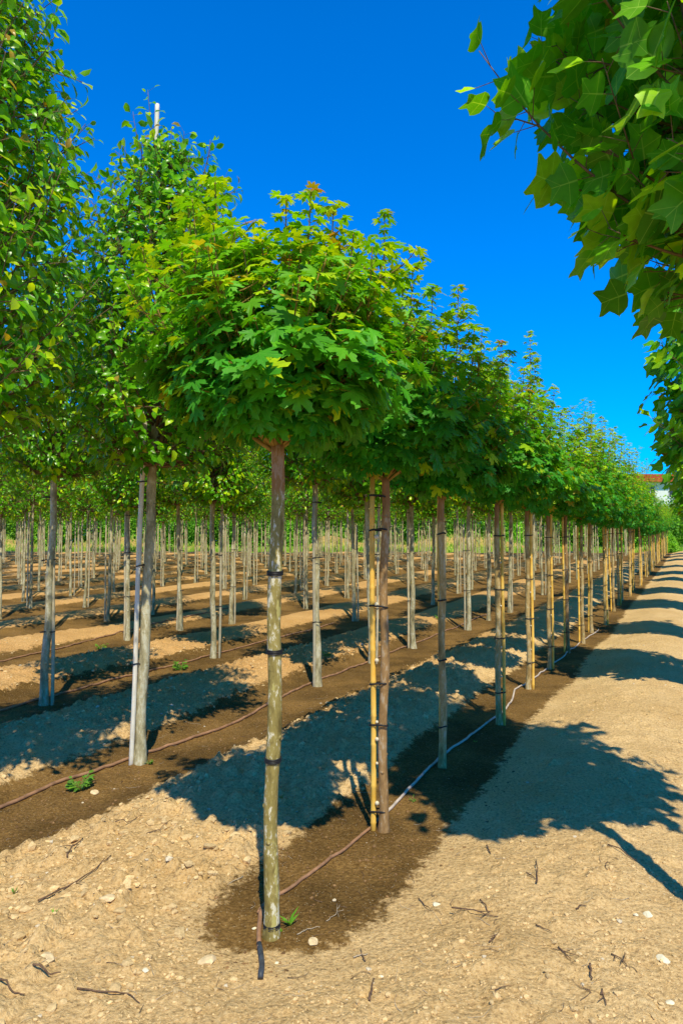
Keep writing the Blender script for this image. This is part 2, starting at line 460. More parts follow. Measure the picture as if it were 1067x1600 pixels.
def maple_color(rng, hrel, tipt):
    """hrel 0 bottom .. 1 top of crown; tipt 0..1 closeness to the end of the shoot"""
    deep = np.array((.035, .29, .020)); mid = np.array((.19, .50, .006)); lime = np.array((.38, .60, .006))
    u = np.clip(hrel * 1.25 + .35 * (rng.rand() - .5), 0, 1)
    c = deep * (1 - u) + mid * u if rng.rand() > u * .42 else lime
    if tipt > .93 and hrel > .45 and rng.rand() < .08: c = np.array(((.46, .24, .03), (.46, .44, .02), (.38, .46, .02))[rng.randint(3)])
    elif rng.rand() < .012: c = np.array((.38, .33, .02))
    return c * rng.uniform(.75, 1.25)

def maple_variant(name, seed, head, R_, ztop, kind='maple', tips=None, shoots=95, step=.062, bark=None, trunk_r=(.031, .028), lean=(0, 0), bow=(0, 0), nlead=9, shift=(0, 0), size=1.0, body_h=.52):
    c = Crown(seed); rng = c.rng
    poly = trunk_poly(head, lean, bow, rng)
    H = poly[-1]
    tm = trunk_mesh(name + '_trunk', poly, trunk_r[0], trunk_r[1], bark or M['maple_bark_tan'], rng)
    cz = head + .32; ctr = np.array((H[0] + shift[0], H[1] + shift[1], cz))
    def add_shoot(pts, r0, r1, t0, st, lsize, ):
        n = len(pts); c.limbs.tube(pts, np.linspace(r0, r1, n), 6)
        seg = np.linalg.norm(np.diff(pts, axis=0), axis=1); L = seg.sum(); cum = np.concatenate([[0], np.cumsum(seg)])
        d = L * t0; az = rng.uniform(0, 6.28)
        while d < L:
            t = d / L
            p = np.array([np.interp(d, cum, pts[:, k]) for k in range(3)])
            i = min(int(t * (n - 1)), n - 2); tg = norm(pts[i + 1] - pts[i])
            az += 1.57 + rng.uniform(-.3, .3)
            for sgn in (0, math.pi):
                a = az + sgn
                e1 = norm(np.cross(tg, (0.3, .2, 1.0))); e2 = np.cross(tg, e1)
                out = math.cos(a) * e1 + math.sin(a) * e2
                rad = p - ctr; rad[2] *= .5; rad = norm(rad)
                pd = norm(out + .45 * tg + .5 * rad * (1 if p[2] < cz + .35 else .3) + np.array((0, 0, .15)))
                pl = rng.uniform(.04, .10) * size * (1.1 - .5 * t)
                b = p + pd * pl
                if kind == 'maple': c.limbs.tube([p, b], [.0016, .0011], 3, False)
                hr = (p[2] - head) / (ztop - head)
                droop = (.25 + .75 * (1 - min(1, hr * 1.6))) * rng.uniform(.5, 1.3)
                td = norm(pd * np.array((1, 1, .3)) + np.array((0, 0, -droop)))
                nn = np.array((0, 0, .75)) + .95 * rad + rng.uniform(-.4, .4, 3)
                s = lsize * rng.uniform(.65, 1.2) * (1 - .42 * t * (hr > .35)) * size
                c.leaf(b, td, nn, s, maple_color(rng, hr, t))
            d += st * rng.uniform(.7, 1.3)
        for q in range(4):
            a = q * 1.57 + rng.rand(); e = pts[-1]; o_ = np.array((math.cos(a), math.sin(a), rng.uniform(-.3, .5)))
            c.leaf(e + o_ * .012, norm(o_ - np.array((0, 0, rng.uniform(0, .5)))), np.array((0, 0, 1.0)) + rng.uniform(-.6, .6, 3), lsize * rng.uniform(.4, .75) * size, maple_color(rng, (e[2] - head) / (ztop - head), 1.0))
    # rounded body
    for i in range(shoots):
        u = rng.uniform(-1, 1); a = rng.uniform(0, 6.28); rr = math.sqrt(max(.02, 1 - u * u)) * rng.uniform(.72, 1.08)
        end = ctr + np.array((R_ * rr * math.cos(a), R_ * rr * math.sin(a), body_h * u * (1.0 if u > 0 else .50)))
        st = H + np.array((0, 0, rng.uniform(-.04, .2)))
        ct = st + (end - st) * np.array((.45, .45, .15)) + np.array((0, 0, .13))
        add_shoot(bez(st, ct, end, 9), .008, .0025, .42, step * 1.25, .083)
    for i in range(22):
        a = i * 2.4 + rng.uniform(-.3, .3); rr = rng.uniform(.12, .42)
        st = H + np.array((0, 0, rng.uniform(0, .12))); end = H + np.array((rr * math.cos(a), rr * math.sin(a), rng.uniform(.06, .2)))
        add_shoot(bez(st, (st + end) / 2 + np.array((0, 0, .06)), end, 6), .005, .002, .3, step * 1.1, .075)
    # upright leaders
    if tips is None:
        tips = []
        for i in range(nlead):
            a = i * 2.4 + rng.uniform(-.4, .4); rr = R_ * math.sqrt((i + .3) / nlead) * .85
            tips.append((rr * math.cos(a), rr * math.sin(a), ztop - (rr / R_) ** 1.5 * (ztop - head) * .42 - rng.uniform(0, .15)))
        tips[0] = (tips[0][0], tips[0][1], ztop)
    for tx, ty, tz in tips:
        end = np.array((tx, ty, tz)); st = H.copy(); st[2] -= rng.uniform(0, .05)
        ct = st + (end - st) * np.array((.85, .85, .35))
        pts = bez(st, ct, end, 16)
        add_shoot(pts, .011, .0025, .22, step * .72, .082)
        for q in range(8):
            k = rng.randint(4, 14); a = rng.uniform(0, 6.28); l = rng.uniform(.12, .3)
            e = pts[k] + np.array((math.cos(a) * l, math.sin(a) * l, min(l * rng.uniform(.3, .9), max(0.0, pts[-1][2] - pts[k][2] - .04))))
            add_shoot(bez(pts[k], (pts[k] + e) / 2 + np.array((math.cos(a) * .04, math.sin(a) * .04, -.02)), e, 6), .004, .0018, .3, step, .07)
    lm = c.limbs.mesh(name + '_limbs', M['shoot'])
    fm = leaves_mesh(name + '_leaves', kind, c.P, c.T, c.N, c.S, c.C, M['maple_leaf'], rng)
    return dict(trunk=tm, limbs=lm, crown=fm, poly=poly, r=trunk_r)

def pear_variant(name, seed, head, R_, ztop, kind='pear', shoots=130, step=.034, lsize=.085, trunk_r=(.045, .034), lean=(0, 0), bow=(0, 0), prof=None, leafmat='pear_leaf', bark='pear_bark', pal=0, forks=6, top_sh=10):
    c = Crown(seed); rng = c.rng
    zt = ztop - .25
    poly_full = trunk_poly(zt, (lean[0] * zt / head, lean[1] * zt / head), bow, rng, 80)
    k = int(np.searchsorted(poly_full[:, 2], head + .35))
    poly = poly_full[:k]
    tm = trunk_mesh(name + '_trunk', poly, trunk_r[0], trunk_r[1], M[bark], rng, knots=7)
    c.limbs.tube(poly_full[k - 1:], np.linspace(trunk_r[1] * .98, .006, len(poly_full) - k + 1), 9)
    if prof is None: prof = [(0, .45), (.12, .82), (.3, 1.0), (.55, .82), (.8, .45), (1, .08)]
    pz = [p[0] for p in prof]; pr = [p[1] for p in prof]
    lob = rng.uniform(0, 6.28, 3)
    def axis(z): return np.array([np.interp(z, poly_full[:, 2], poly_full[:, j]) for j in (0, 1)] + [z])
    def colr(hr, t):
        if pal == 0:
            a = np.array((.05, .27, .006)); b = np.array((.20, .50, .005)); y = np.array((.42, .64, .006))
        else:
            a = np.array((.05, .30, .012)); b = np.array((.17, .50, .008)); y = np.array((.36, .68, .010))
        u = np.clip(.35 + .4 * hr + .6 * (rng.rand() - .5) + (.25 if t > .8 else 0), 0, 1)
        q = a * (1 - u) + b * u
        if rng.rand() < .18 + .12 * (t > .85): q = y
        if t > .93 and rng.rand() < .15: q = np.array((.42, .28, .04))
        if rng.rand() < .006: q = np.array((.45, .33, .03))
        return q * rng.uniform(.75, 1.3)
    def add_shoot(pts, r0, r1, t0, st):
        n = len(pts); c.limbs.tube(pts, np.linspace(r0, r1, n), 5)
        seg = np.linalg.norm(np.diff(pts, axis=0), axis=1); L = seg.sum(); cum = np.concatenate([[0], np.cumsum(seg)])
        d = L * t0; az = rng.uniform(0, 6.28)
        while d < L:
            t = d / L
            p = np.array([np.interp(d, cum, pts[:, q]) for q in range(3)])
            i = min(int(t * (n - 1)), n - 2); tg = norm(pts[i + 1] - pts[i])
            az += 2.4 + rng.uniform(-.4, .4)
            e1 = norm(np.cross(tg, (0.3, .2, 1.0))); e2 = np.cross(tg, e1)
            out = math.cos(az) * e1 + math.sin(az) * e2
            rad = norm((p - axis(p[2])) + 1e-6)
            pd = norm(out + .5 * tg + .3 * rad)
            b = p + pd * (rng.uniform(.25, .75) * lsize if kind != 'tulip' else rng.uniform(.04, .11))
            if kind == 'tulip': c.limbs.tube([p, b], [.0022, .0014], 4, False)
            elif kind == 'pear': c.limbs.tube([p, b], [.0012, .0009], 3, False)
            hr = (p[2] - head) / (ztop - head)
            td = norm(pd + np.array((0, 0, -rng.uniform(-.1, 1.0))))
            nn = np.array((0, 0, .6)) + 1.05 * rad + rng.uniform(-.65, .65, 3)
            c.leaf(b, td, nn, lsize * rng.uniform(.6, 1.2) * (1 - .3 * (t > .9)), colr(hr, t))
            d += st * rng.uniform(.6, 1.4)
    for i in range(shoots):
        u = (i + rng.rand()) / shoots
        z = head + (ztop - head) * (u ** .85)
        rr = R_ * np.interp(u ** .85, pz, pr) * rng.uniform(.7, 1.12)
        a = i * 2.39996 + rng.uniform(-.4, .4)
        rr *= 1 + .16 * math.sin(3 * a + lob[0]) + .12 * math.sin(5 * a + 4 * u + lob[1])
        drop = rng.uniform(.35, .8) * rr * (1.2 if u > .2 else .9)
        st = axis(max(head - .02, min(z - drop, zt - .05)))
        end = axis(z) + np.array((rr * math.cos(a), rr * math.sin(a), 0))
        ct = st + (end - st) * np.array((.6, .6, .25))
        add_shoot(bez(st, ct, end, 9), .010 * (1 - .5 * u) + .002, .0018, .22, step)
        if rr > .25:
            pts = bez(st, ct, end, 9)
            for q in range(2):
                kk = rng.randint(4, 8); aa = a + rng.uniform(-1.3, 1.3); l = rng.uniform(.15, .35) * min(1, R_)
                e = pts[kk] + np.array((math.cos(aa) * l, math.sin(aa) * l, l * rng.uniform(-.15, 1)))
                add_shoot(bez(pts[kk], (pts[kk] + e) / 2, e, 5), .004, .0015, .15, step)
    for i in range(top_sh):     # long straight shoots standing out of the crown
        a = rng.uniform(0, 6.28); u = rng.uniform(.45, .95); z = head + (ztop - head) * u
        rr = R_ * np.interp(u, pz, pr)
        st = axis(z - .2) + np.array((rr * .6 * math.cos(a), rr * .6 * math.sin(a), 0))
        e = st + np.array((math.cos(a) * .16, math.sin(a) * .16, rng.uniform(.35, .6)))
        add_shoot(bez(st, (st + e) / 2 + np.array((math.cos(a) * .05, math.sin(a) * .05, 0)), e, 7), .005, .0015, .1, step * 1.2)
    for i in range(forks):      # thick scaffold limbs at the head of the trunk
        a = i * 2.4 + rng.rand(); st = axis(head + .06 * i - .05)
        e = axis(head + .55 + .1 * i) + np.array((.42 * R_ * math.cos(a), .42 * R_ * math.sin(a), 0))
        c.limbs.tube(bez(st, st + (e - st) * np.array((.75, .75, .3)), e, 9), np.linspace(trunk_r[1] * .55, .008, 9), 8)
    lm = c.limbs.mesh(name + '_limbs', M['shoot'] if pal == 0 else M['shoot_green'])
    lm.materials[0] = M['limb_bark'] if 'limb_bark' in M else lm.materials[0]
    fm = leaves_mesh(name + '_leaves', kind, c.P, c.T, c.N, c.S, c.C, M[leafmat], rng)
    return dict(trunk=tm, limbs=lm, crown=fm, poly=poly_full, r=trunk_r)

M['limb_bark'] = simple_material('limb_bark', (.20, .13, .065), .8, .5, 25)

def plant(name, var, x, y, rz, label, cat, group, scale=1.0):
    t = empty(name, (x, y, gz(x, y) - .01), rz); t.scale = (scale,) * 3
    tr = link('trunk', var['trunk'], t)
    link('limbs', var['limbs'], t)
    link('crown', var['crown'], t)
    tag(t, label, cat, group)
    return t

# ================================================================== ground
def axis_coords(lo, hi, d0, k, c0, flat):
    """graded spacing: d0 inside +-flat of c0, then growing with distance"""
    out = [c0]
    x = c0
    while x < hi: x += max(d0, k * (abs(x - c0) - flat) + d0); out.append(x)
    x = c0; neg = []
    while x > lo: x -= max(d0, k * (abs(x - c0) - flat) + d0); neg.append(x)
    return np.array(neg[::-1] + out)

xs = axis_coords(-900, 900, .021, .0078, 0.3, 1.6)
ys = axis_coords(-40, 1500, .018, .0062, 3.0, .9)
GX, GY = np.meshgrid(xs, ys)
gxf, gyf = GX.ravel(), GY.ravel()
Z = ground_z(gxf, gyf)
d = dist_row(gxf, gyf)
Lg = gxf * NX + gyf * NY; field = sstep(2.2, 3.6, Lg) * sstep(4.5, 9, gyf)
isT = np.exp(-((Lg - ROW_T) / .8) ** 2)
wet = 1 - sstep(.24 + .12 * field - .06 * isT, .74 + .16 * field - .20 * isT, d + .09 * isT * np.tanh((ROW_T + .02 - Lg) * 8))
damp = fbm(gxf * .35, gyf * .35, 3, 77)
wet = np.clip(wet * (.75 + .5 * damp), 0, 1)
grass = sstep(47.6, 48.6, gyf + 1.2 * fbm(gxf * .5, gyf * .5, 2, 3)) * (1 - .85 * np.exp(-((gyf - 52.3) / 1.6) ** 2) * sstep(.42, .5, fbm(gxf * .16 + 3, gyf * .02, 3, 40)))
wet = np.where(gyf > 47.5, .45, wet)
nx, ny = len(xs), len(ys)
idx = np.arange(nx * ny).reshape(ny, nx)
Fq = np.stack([idx[:-1, :-1].ravel(), idx[:-1, 1:].ravel(), idx[1:, 1:].ravel(), idx[1:, :-1].ravel()], 1)
gme = mesh_np('ground', np.stack([gxf, gyf, Z], 1), Fq, M['soil'], True, {'wet': ('FLOAT', wet), 'grass': ('FLOAT', grass), 'field': ('FLOAT', field)})
g = link('ground', gme); tag(g, 'bare sandy nursery soil with darker damp strips along each tree row', kind='structure')
print('ground verts', nx * ny)

# ------------------------------------------------------------------ clods, pebbles and crumbs (uncountable)
ico = []
def ico_template():
    import bmesh
    bm = bmesh.new(); bmesh.ops.create_icosphere(bm, subdivisions=1, radius=1)
    V = np.array([v.co[:] for v in bm.verts]); Fs = np.array([[v.index for v in f.verts] for f in bm.faces]); bm.free()
    return V, Fs
IV, IF = ico_template()

def pebbles(name, X, Y, S, C, rng, sink=.3):
    n = len(X); k = len(IV)
    z = ground_z(X, Y)
    W = np.repeat(IV[None], n, 0) * (1 + rng.uniform(-.28, .28, (n, k, 1)))
    W *= S[:, None, None] * rng.uniform(.6, 1.25, (n, 1, 3)) * np.array((1, 1, .7))
    V = W + np.stack([X, Y, z + S * (.4 - sink)], 1)[:, None]
    Fa = (IF[None] + (np.arange(n) * k)[:, None, None]).reshape(-1, 3)
    Ca = np.concatenate([np.repeat(C[:, None], k, 1).reshape(-1, 3), np.ones((n * k, 1))], 1)
    return mesh_np(name, V.reshape(-1, 3), Fa, M['clod'], False, {'Col': ('FLOAT_COLOR', Ca)})

rng = np.random.RandomState(4)
n = 42000
Yc = 1.6 + 9.5 * rng.rand(n) ** 1.9; Xc = (rng.rand(n) - .5) * (Yc * 1.25 + 1.2)
keep = fbm(Xc * 1.6, Yc * 1.6, 3, 90) + .25 * rng.rand(n) > .55
Xc, Yc = Xc[keep], Yc[keep]; n = len(Xc)
dd = dist_row(Xc, Yc); wmask = (dd < .5)
S = .003 + .011 * rng.rand(n) ** 7 + .002 * rng.rand(n)
S = np.where(wmask, S * .7, S); leftm = (Xc * NX + Yc * NY > 1.9) & (rng.rand(n) < .5); S = np.where(leftm & ~wmask, S * 2.0, S)
Cd = np.array((.80, .58, .30)) * rng.uniform(.72, 1.12, (n, 1))
Cw = np.array((.24, .14, .065)) * rng.uniform(.6, 1.5, (n, 1))
C = np.where(wmask[:, None], Cw, Cd)
pal = rng.rand(n) < .02
C[pal] = np.array((.72, .62, .46))
o = link('soil_clods', pebbles('soil_clods', Xc, Yc, S, C, rng)); tag(o, 'small crumbs and clods scattered over the dry soil', 'soil clods', kind='stuff')

# fine litter: straws, root hairs, bark crumbs (uncountable)
b = MB()
r2 = random.Random(8)
def place_stick(b, x, y, L, rad, a, bend, rr, lift=.004):
    P = []
    n = 6
    for i in range(n):
        t = i / (n - 1) - .5
        px = x + math.cos(a) * t * L - math.sin(a) * bend * (t * t) * L + rr.uniform(-.04, .04) * L * .4
        py = y + math.sin(a) * t * L + math.cos(a) * bend * (t * t) * L + rr.uniform(-.04, .04) * L * .4
        P.append((px, py))
    P = np.array(P); z = ground_z(P[:, 0], P[:, 1]); z = np.maximum(z, z.mean() - .004) + rad + lift
    pts = np.concatenate([P, z[:, None]], 1)
    b.tube(pts, np.linspace(rad, rad * .45, n), 5)
    return pts
for i in range(420):
    y = 1.7 + 5.5 * r2.random() ** 1.7; x = (r2.random() - .5) * (y * 1.15 + .6)
    place_stick(b, x, y, r2.uniform(.02, .09), r2.uniform(.0006, .0016), r2.uniform(0, 3.14), r2.uniform(-1, 1), r2)
o = link('plant_litter', b.mesh('plant_litter', M['twig'])); tag(o, 'fine dark root hairs and chips scattered over the soil', 'litter', kind='stuff')
b = MB()
for i in range(320):
    y = 1.8 + 6 * r2.random() ** 1.5; x = (r2.random() - .5) * (y * 1.15 + .6)
    place_stick(b, x, y, r2.uniform(.02, .12), r2.uniform(.0005, .0012), r2.uniform(0, 3.14), r2.uniform(-1, 1), r2)
o = link('straw_litter', b.mesh('straw_litter', M['twig_pale'])); tag(o, 'thin pale dry straws scattered over the soil', 'straw', kind='stuff')

# ------------------------------------------------------------------ countable twigs
def twig(pxs, rad, label, mat='twig', forks=0, group=None, lift=.004, seed=0):
    rr = random.Random(seed)
    rad = rad * .72; P = [at(*p) for p in pxs]
    mx = sum(p[0] for p in P) / len(P); my = sum(p[1] for p in P) / len(P)
    dense = []
    for (a, b_) in zip(P[:-1], P[1:]):
        for k in range(4): dense.append((a[0] + (b_[0] - a[0]) * k / 4 + rr.uniform(-.003, .003), a[1] + (b_[1] - a[1]) * k / 4 + rr.uniform(-.003, .003)))
    dense.append(P[-1]); dense = np.array(dense)
    z = ground_z(dense[:, 0], dense[:, 1])
    z = np.array([max(z[max(0, i - 2):i + 3]) for i in range(len(z))]) + rad * .6 + lift
    z0 = gz(mx, my)
    pts = np.stack([dense[:, 0] - mx, dense[:, 1] - my, z - z0], 1)
    b = MB(); b.tube(pts, np.linspace(rad, rad * .45, len(pts)), 7, True, .25, seed)
    for f in range(forks):
        k = rr.randint(2, len(pts) - 3); a = rr.uniform(0, 6.28); l = rr.uniform(.03, .07)
        e = pts[k] + np.array((math.cos(a) * l, math.sin(a) * l, .008)); b.tube([pts[k], (pts[k] + e) / 2, e], [rad * .6, rad * .45, rad * .3], 5)
    o = link('twig', b.mesh('twig', M[mat]), None, (mx, my, z0))
    tag(o, label, 'twig', group)

TW = 'twigs lying on the dry soil'
twig([(60, 1432), (105, 1408), (140, 1385), (174, 1355)], .0065, 'long straight brown twig pointing up right on the pale soil at left', forks=2, group=TW, seed=1)
twig([(104, 1366), (113, 1348), (130, 1327)], .007, 'short thick grey twig standing out beside the long twig at left', forks=1, group=TW, seed=2)
twig([(180, 1314), (205, 1305), (224, 1292)], .004, 'thin dry twig on pale soil below the left tree shadow', group=TW, seed=3)
twig([(230, 1322), (250, 1316), (268, 1303)], .0035, 'small curved twig on pale soil left of the front maple strip', forks=1, group=TW, seed=4)
twig([(120, 1581), (160, 1586), (200, 1582), (218, 1597)], .005, 'bent dark twig with drooping end at the bottom left edge', group=TW, seed=5)
twig([(50, 1560), (75, 1559), (95, 1557)], .006, 'short brown twig lying flat near the bottom left corner', group=TW, seed=6)
twig([(0, 1585), (20, 1589), (38, 1592)], .005, 'dark twig cut off by the left edge at the bottom', group=TW, seed=7)
twig([(578, 1597), (580, 1575), (584, 1553)], .007, 'upright pointing brown stick at the bottom centre of the path', group=TW, seed=8)
twig([(571, 1517), (566, 1506), (563, 1492)], .004, 'small dark twig lying crossed under a pale straw', group=TW, seed=9)
twig([(552, 1508), (563, 1504), (575, 1502)], .004, 'pale whitish straw lying across a small dark twig', 'twig_pale', group=TW, seed=10)
twig([(705, 1443), (740, 1447), (778, 1453)], .005, 'knotty horizontal twig with side shoots right of centre on the path', forks=3, group=TW, seed=11)
twig([(750, 1429), (758, 1437), (764, 1446)], .005, 'short dark twig leaning on the knotty horizontal twig', group=TW, seed=12)
twig([(839, 1407), (839, 1385), (837, 1363)], .0055, 'straight twig pointing away from the camera in mid path', group=TW, seed=13)
twig([(823, 1388), (831, 1395), (840, 1402)], .0045, 'short dark twig forking off the twig in mid path', group=TW, seed=14)
twig([(948, 1344), (972, 1352), (994, 1363)], .005, 'brown twig lying beside the long trunk shadow at right', group=TW, seed=15)
twig([(654, 1412), (664, 1423), (672, 1435)], .004, 'thin slanting twig left of the white stone on the path', group=TW, seed=16)
twig([(760, 1336), (763, 1342), (766, 1348)], .006, 'stubby dark twig just below the broad tree shadow', group=TW, seed=17)
twig([(838, 1470), (848, 1474), (862, 1483)], .004, 'short slanted twig below mid path', group=TW, seed=18)
twig([(872, 1510), (882, 1518), (892, 1530)], .0045, 'reddish twig slanting down to the right in lower right', forks=1, group=TW, seed=19)
twig([(921, 1540), (923, 1550), (924, 1560)], .007, 'thick short dark stub near the bottom right', group=TW, seed=20)
twig([(765, 1500), (773, 1490), (778, 1484)], .005, 'forked dark chip in the lower centre right of the path', forks=2, group=TW, seed=21)
twig([(773, 1590), (782, 1580), (800, 1575)], .003, 'thin curved twig at the bottom edge right of centre', forks=1, group=TW, seed=22)
twig([(938, 1585), (941, 1575), (947, 1600)], .005, 'dark split twig at the bottom edge near the right corner', forks=1, group=TW, seed=23)
twig([(955, 1516), (968, 1522), (980, 1537)], .004, 'tangled dark rootlets in the lower right of the path', forks=4, group=TW, seed=24)
twig([(900, 1443), (908, 1438), (916, 1440)], .005, 'short brown twig on the right side of the path', group=TW, seed=25)
twig([(946, 1385), (949, 1377), (952, 1370)], .004, 'tiny upright twig near the long trunk shadow at right', group=TW, seed=26)
twig([(510, 1447), (524, 1436), (531, 1419)], .0025, 'pale forked rootlet on the damp soil by the front maple', 'twig_pale', forks=3, group=TW, seed=27)
twig([(465, 1468), (480, 1460), (500, 1455)], .003, 'thin pale twig on the damp soil right of the front trunk base', 'twig_pale', group=TW, seed=28)
twig([(380, 1378), (360, 1390), (355, 1393)], .0025, 'thin pale root on the damp soil left of the front trunk', 'twig_pale', group=TW, seed=29)

# ------------------------------------------------------------------ stones
def stone(px, py, s, label, mat='stone', seed=0, flat=.6):
    import bmesh
    rr = random.Random(seed)
    s = s * .75; bm = bmesh.new(); bmesh.ops.create_icosphere(bm, subdivisions=2, radius=s)
    ax = [Vector((rr.uniform(-1, 1), rr.uniform(-1, 1), rr.uniform(-1, 1))).normalized() for _ in range(7)]
    for v in bm.verts:
        for a in ax:
            dd_ = v.co.dot(a)
            if dd_ > s * .62: v.co -= a * (dd_ - s * .62)
        v.co.x *= 1.35; v.co.z *= flat
        v.co += v.co * rr.uniform(-.05, .05)
    me = bpy.data.meshes.new('stone'); bm.to_mesh(me); bm.free(); me.materials.append(M[mat])
    x, y = at(px, py)
    o = link('stone', me, None, (x, y, gz(x, y) + s * .08), rr.uniform(0, 3)); tag(o, label, 'stone', 'loose stones on the soil')
M['white_stone'] = simple_material('white_stone', (.86, .76, .54), .8, .2, 30)
stone(683, 1423, .026, 'white angular stone in the middle of the sunny path', 'white_stone', 1)
stone(1012, 1448, .030, 'flat pale stone at the right side of the path', 'white_stone', 2, .4)
stone(993, 1450, .014, 'small pale chip beside the flat pale stone at right', 'white_stone', 3)
stone(770, 1530, .018, 'small white stone in lower centre right of the path', 'white_stone', 4, .4)
stone(1035, 1525, .030, 'pale lump near the right bottom corner', 'white_stone', 5)
stone(1048, 1587, .020, 'pale stone in the bottom right corner', 'white_stone', 6)
stone(595, 1542, .011, 'tiny white chip left of the small white stone', 'white_stone', 17)
stone(490, 1478, .032, 'rounded clod at the edge of the damp patch right of the front maple', 'stone', 7)
stone(325, 1512, .045, 'large flat clod in the left foreground soil', 'stone', 8, .45)
stone(168, 1432, .040, 'sunlit clod left of the front maple on pale soil', 'stone', 9, .45)
stone(75, 1528, .040, 'broad clod in the lower left foreground', 'stone', 10, .45)
stone(148, 1237, .035, 'pale round stone beside the left brown hose', 'stone', 11)
stone(163, 1170, .030, 'pale stone in the shade edge behind the left brown hose', 'stone', 12)
stone(228, 1543, .016, 'small round pebble in the bottom left foreground', 'white_stone', 13)
stone(432, 1511, .012, 'small pebble below the front maple trunk', 'white_stone', 14)
stone(398, 1454, .013, 'small pebble left of the front maple trunk base', 'white_stone', 15)
stone(905, 1516, .014, 'grey pebble at lower right below the pale stones', 'stone', 16)

# ------------------------------------------------------------------ weeds
def weed(px, py, size, label, n=9, kind='pear', colr=(.10, .30, .02), seed=0, up=.8, name='weed'):
    rg = np.random.RandomState(seed); x, y = at(px, py)
    P = []; T = []; N_ = []; S_ = []; C_ = []
    st = MB()
    for i in range(n):
        a = i * 2.4 + rg.rand(); l = size * rg.uniform(.4, 1)
        e = np.array((math.cos(a) * l * .5, math.sin(a) * l * .5, l * up * rg.uniform(.3, 1)))
        st.tube([(0, 0, -.01), e * np.array((.4, .4, .6)), e], [.0022, .0016, .001], 5)
        for q in range(3 if kind == 'pear' else 1):
            f = 1 - .28 * q; P.append(e * f if kind == 'pear' else e * .1); da = rg.uniform(-1, 1)
            T.append((math.cos(a + da), math.sin(a + da), .2 if kind == 'pear' else up * 1.6)); N_.append((rg.uniform(-.3, .3), rg.uniform(-.6, 0), 1 if kind == 'pear' else .5))
            S_.append(size * rg.uniform(.22, .4) if kind == 'pear' else size * rg.uniform(.7, 1.1)); C_.append(np.array(colr) * rg.uniform(.7, 1.4))
    t = empty(name, (x, y, gz(x, y)))
    link('stem', st.mesh('weed_stem', M['shoot_green']), t)
    link('leaves', leaves_mesh('weed_leaves', kind, P, T, N_, S_, C_, M['weed_leaf'], rg), t)
    tag(t, label, 'weed', 'small weeds in the soil')
weed(452, 1452, .075, 'bright green weed sprig on the damp soil right of the front trunk base', 6, 'blade', (.16, .40, .02), 1, 1.0)
weed(434, 1460, .035, 'tiny two leaved seedling touching the front trunk base', 4, 'pear', (.16, .42, .02), 2)
weed(125, 1232, .16, 'bushy green weed beside the brown hose at left', 14, 'pear', (.11, .26, .02), 3)
weed(283, 1047, .20, 'leafy green weed by the hose of the second pear row', 16, 'pear', (.12, .30, .02), 4)
weed(158, 1014, .14, 'small green weed in the shade left of the pale post tree', 10, 'pear', (.12, .30, .02), 5)
weed(85, 1462, .03, 'tiny grass sprig on the pale soil in the left foreground', 4, 'blade', (.14, .38, .02), 6, 1.2)
weed(22, 1420, .035, 'tiny grass sprig at the left edge of the pale soil', 4, 'blade', (.10, .28, .02), 7, 1.2)
weed(440, 1268, .03, 'small weed with an orange leaf behind the front trunk', 5, 'pear', (.25, .25, .02), 8)
weed(232, 1193, .07, 'small weed at the foot of the nearest pear tree', 7, 'pear', (.10, .26, .02), 9)
weed(645, 1250, .04, 'small seedling beside the grey hose in the tree shade', 6, 'pear', (.10, .26, .02), 10)
weed(742, 1162, .035, 'tiny seedling in the shade right of the grey hose', 6, 'pear', (.10, .30, .02), 11)
weed(686, 975, .16, 'weed behind the third maple stem', 10, 'pear', (.14, .32, .02), 12)
weed(510, 1035, .14, 'weed to the right of the pear trunk behind the front maple', 10, 'pear', (.11, .28, .02), 13)

# ------------------------------------------------------------------ drip hoses
def hose(name, pxs, rad, mat, label, seed=0, raise_=.004):
    P = np.array([at(*p) for p in pxs])
    seg = np.linalg.norm(np.diff(P, axis=0), axis=1); cum = np.concatenate([[0], np.cumsum(seg)])
    n = max(12, int(cum[-1] / .05)); dq = np.linspace(0, cum[-1], n)
    # smooth by repeated averaging
    X = np.interp(dq, cum, P[:, 0]); Y = np.interp(dq, cum, P[:, 1])
    for _ in range(6): X[1:-1] = (X[:-2] + 2 * X[1:-1] + X[2:]) / 4; Y[1:-1] = (Y[:-2] + 2 * Y[1:-1] + Y[2:]) / 4
    w = fbm(dq * 1.7, dq * 0 + seed, 2, seed) - .5
    w = w * min(1, max(0, cum[-1] - .5)); X += w * .05 * NX; Y += w * .05 * NY
    z = ground_z(X, Y)
    zz = z.copy()
    for _ in range(10): zz[1:-1] = np.maximum(z[1:-1], (zz[:-2] + zz[2:]) / 2 - .002)
    pts = np.stack([X, Y, zz + rad * .7 + raise_], 1)
    b = MB(); b.tube(pts, rad, 9, True, .05, seed)
    return link(name, b.mesh(name, M[mat]))
o = hose('drip_hose', [(408, 1436), (406, 1415), (418, 1418), (434, 1412), (470, 1380), (530, 1335), (582, 1291), (600, 1272)], .0085, 'hose_brown', '', 1)
tag(o, 'brown drip irrigation hose running from the front maple to the second one', 'hose')
e = hose('hose_end', [(405, 1490), (404, 1470), (405, 1455), (408, 1432)], .0105, 'hose_brown', '', 2)
e.parent = o
e2 = hose('hose_end_cap', [(407, 1547), (410, 1530), (409, 1510), (405, 1484)], .0115, 'hose_black', '', 3); e2.name = 'end_sleeve'; e2.parent = o
e2['label'] = 'dusty black sleeve over the hose end'; 
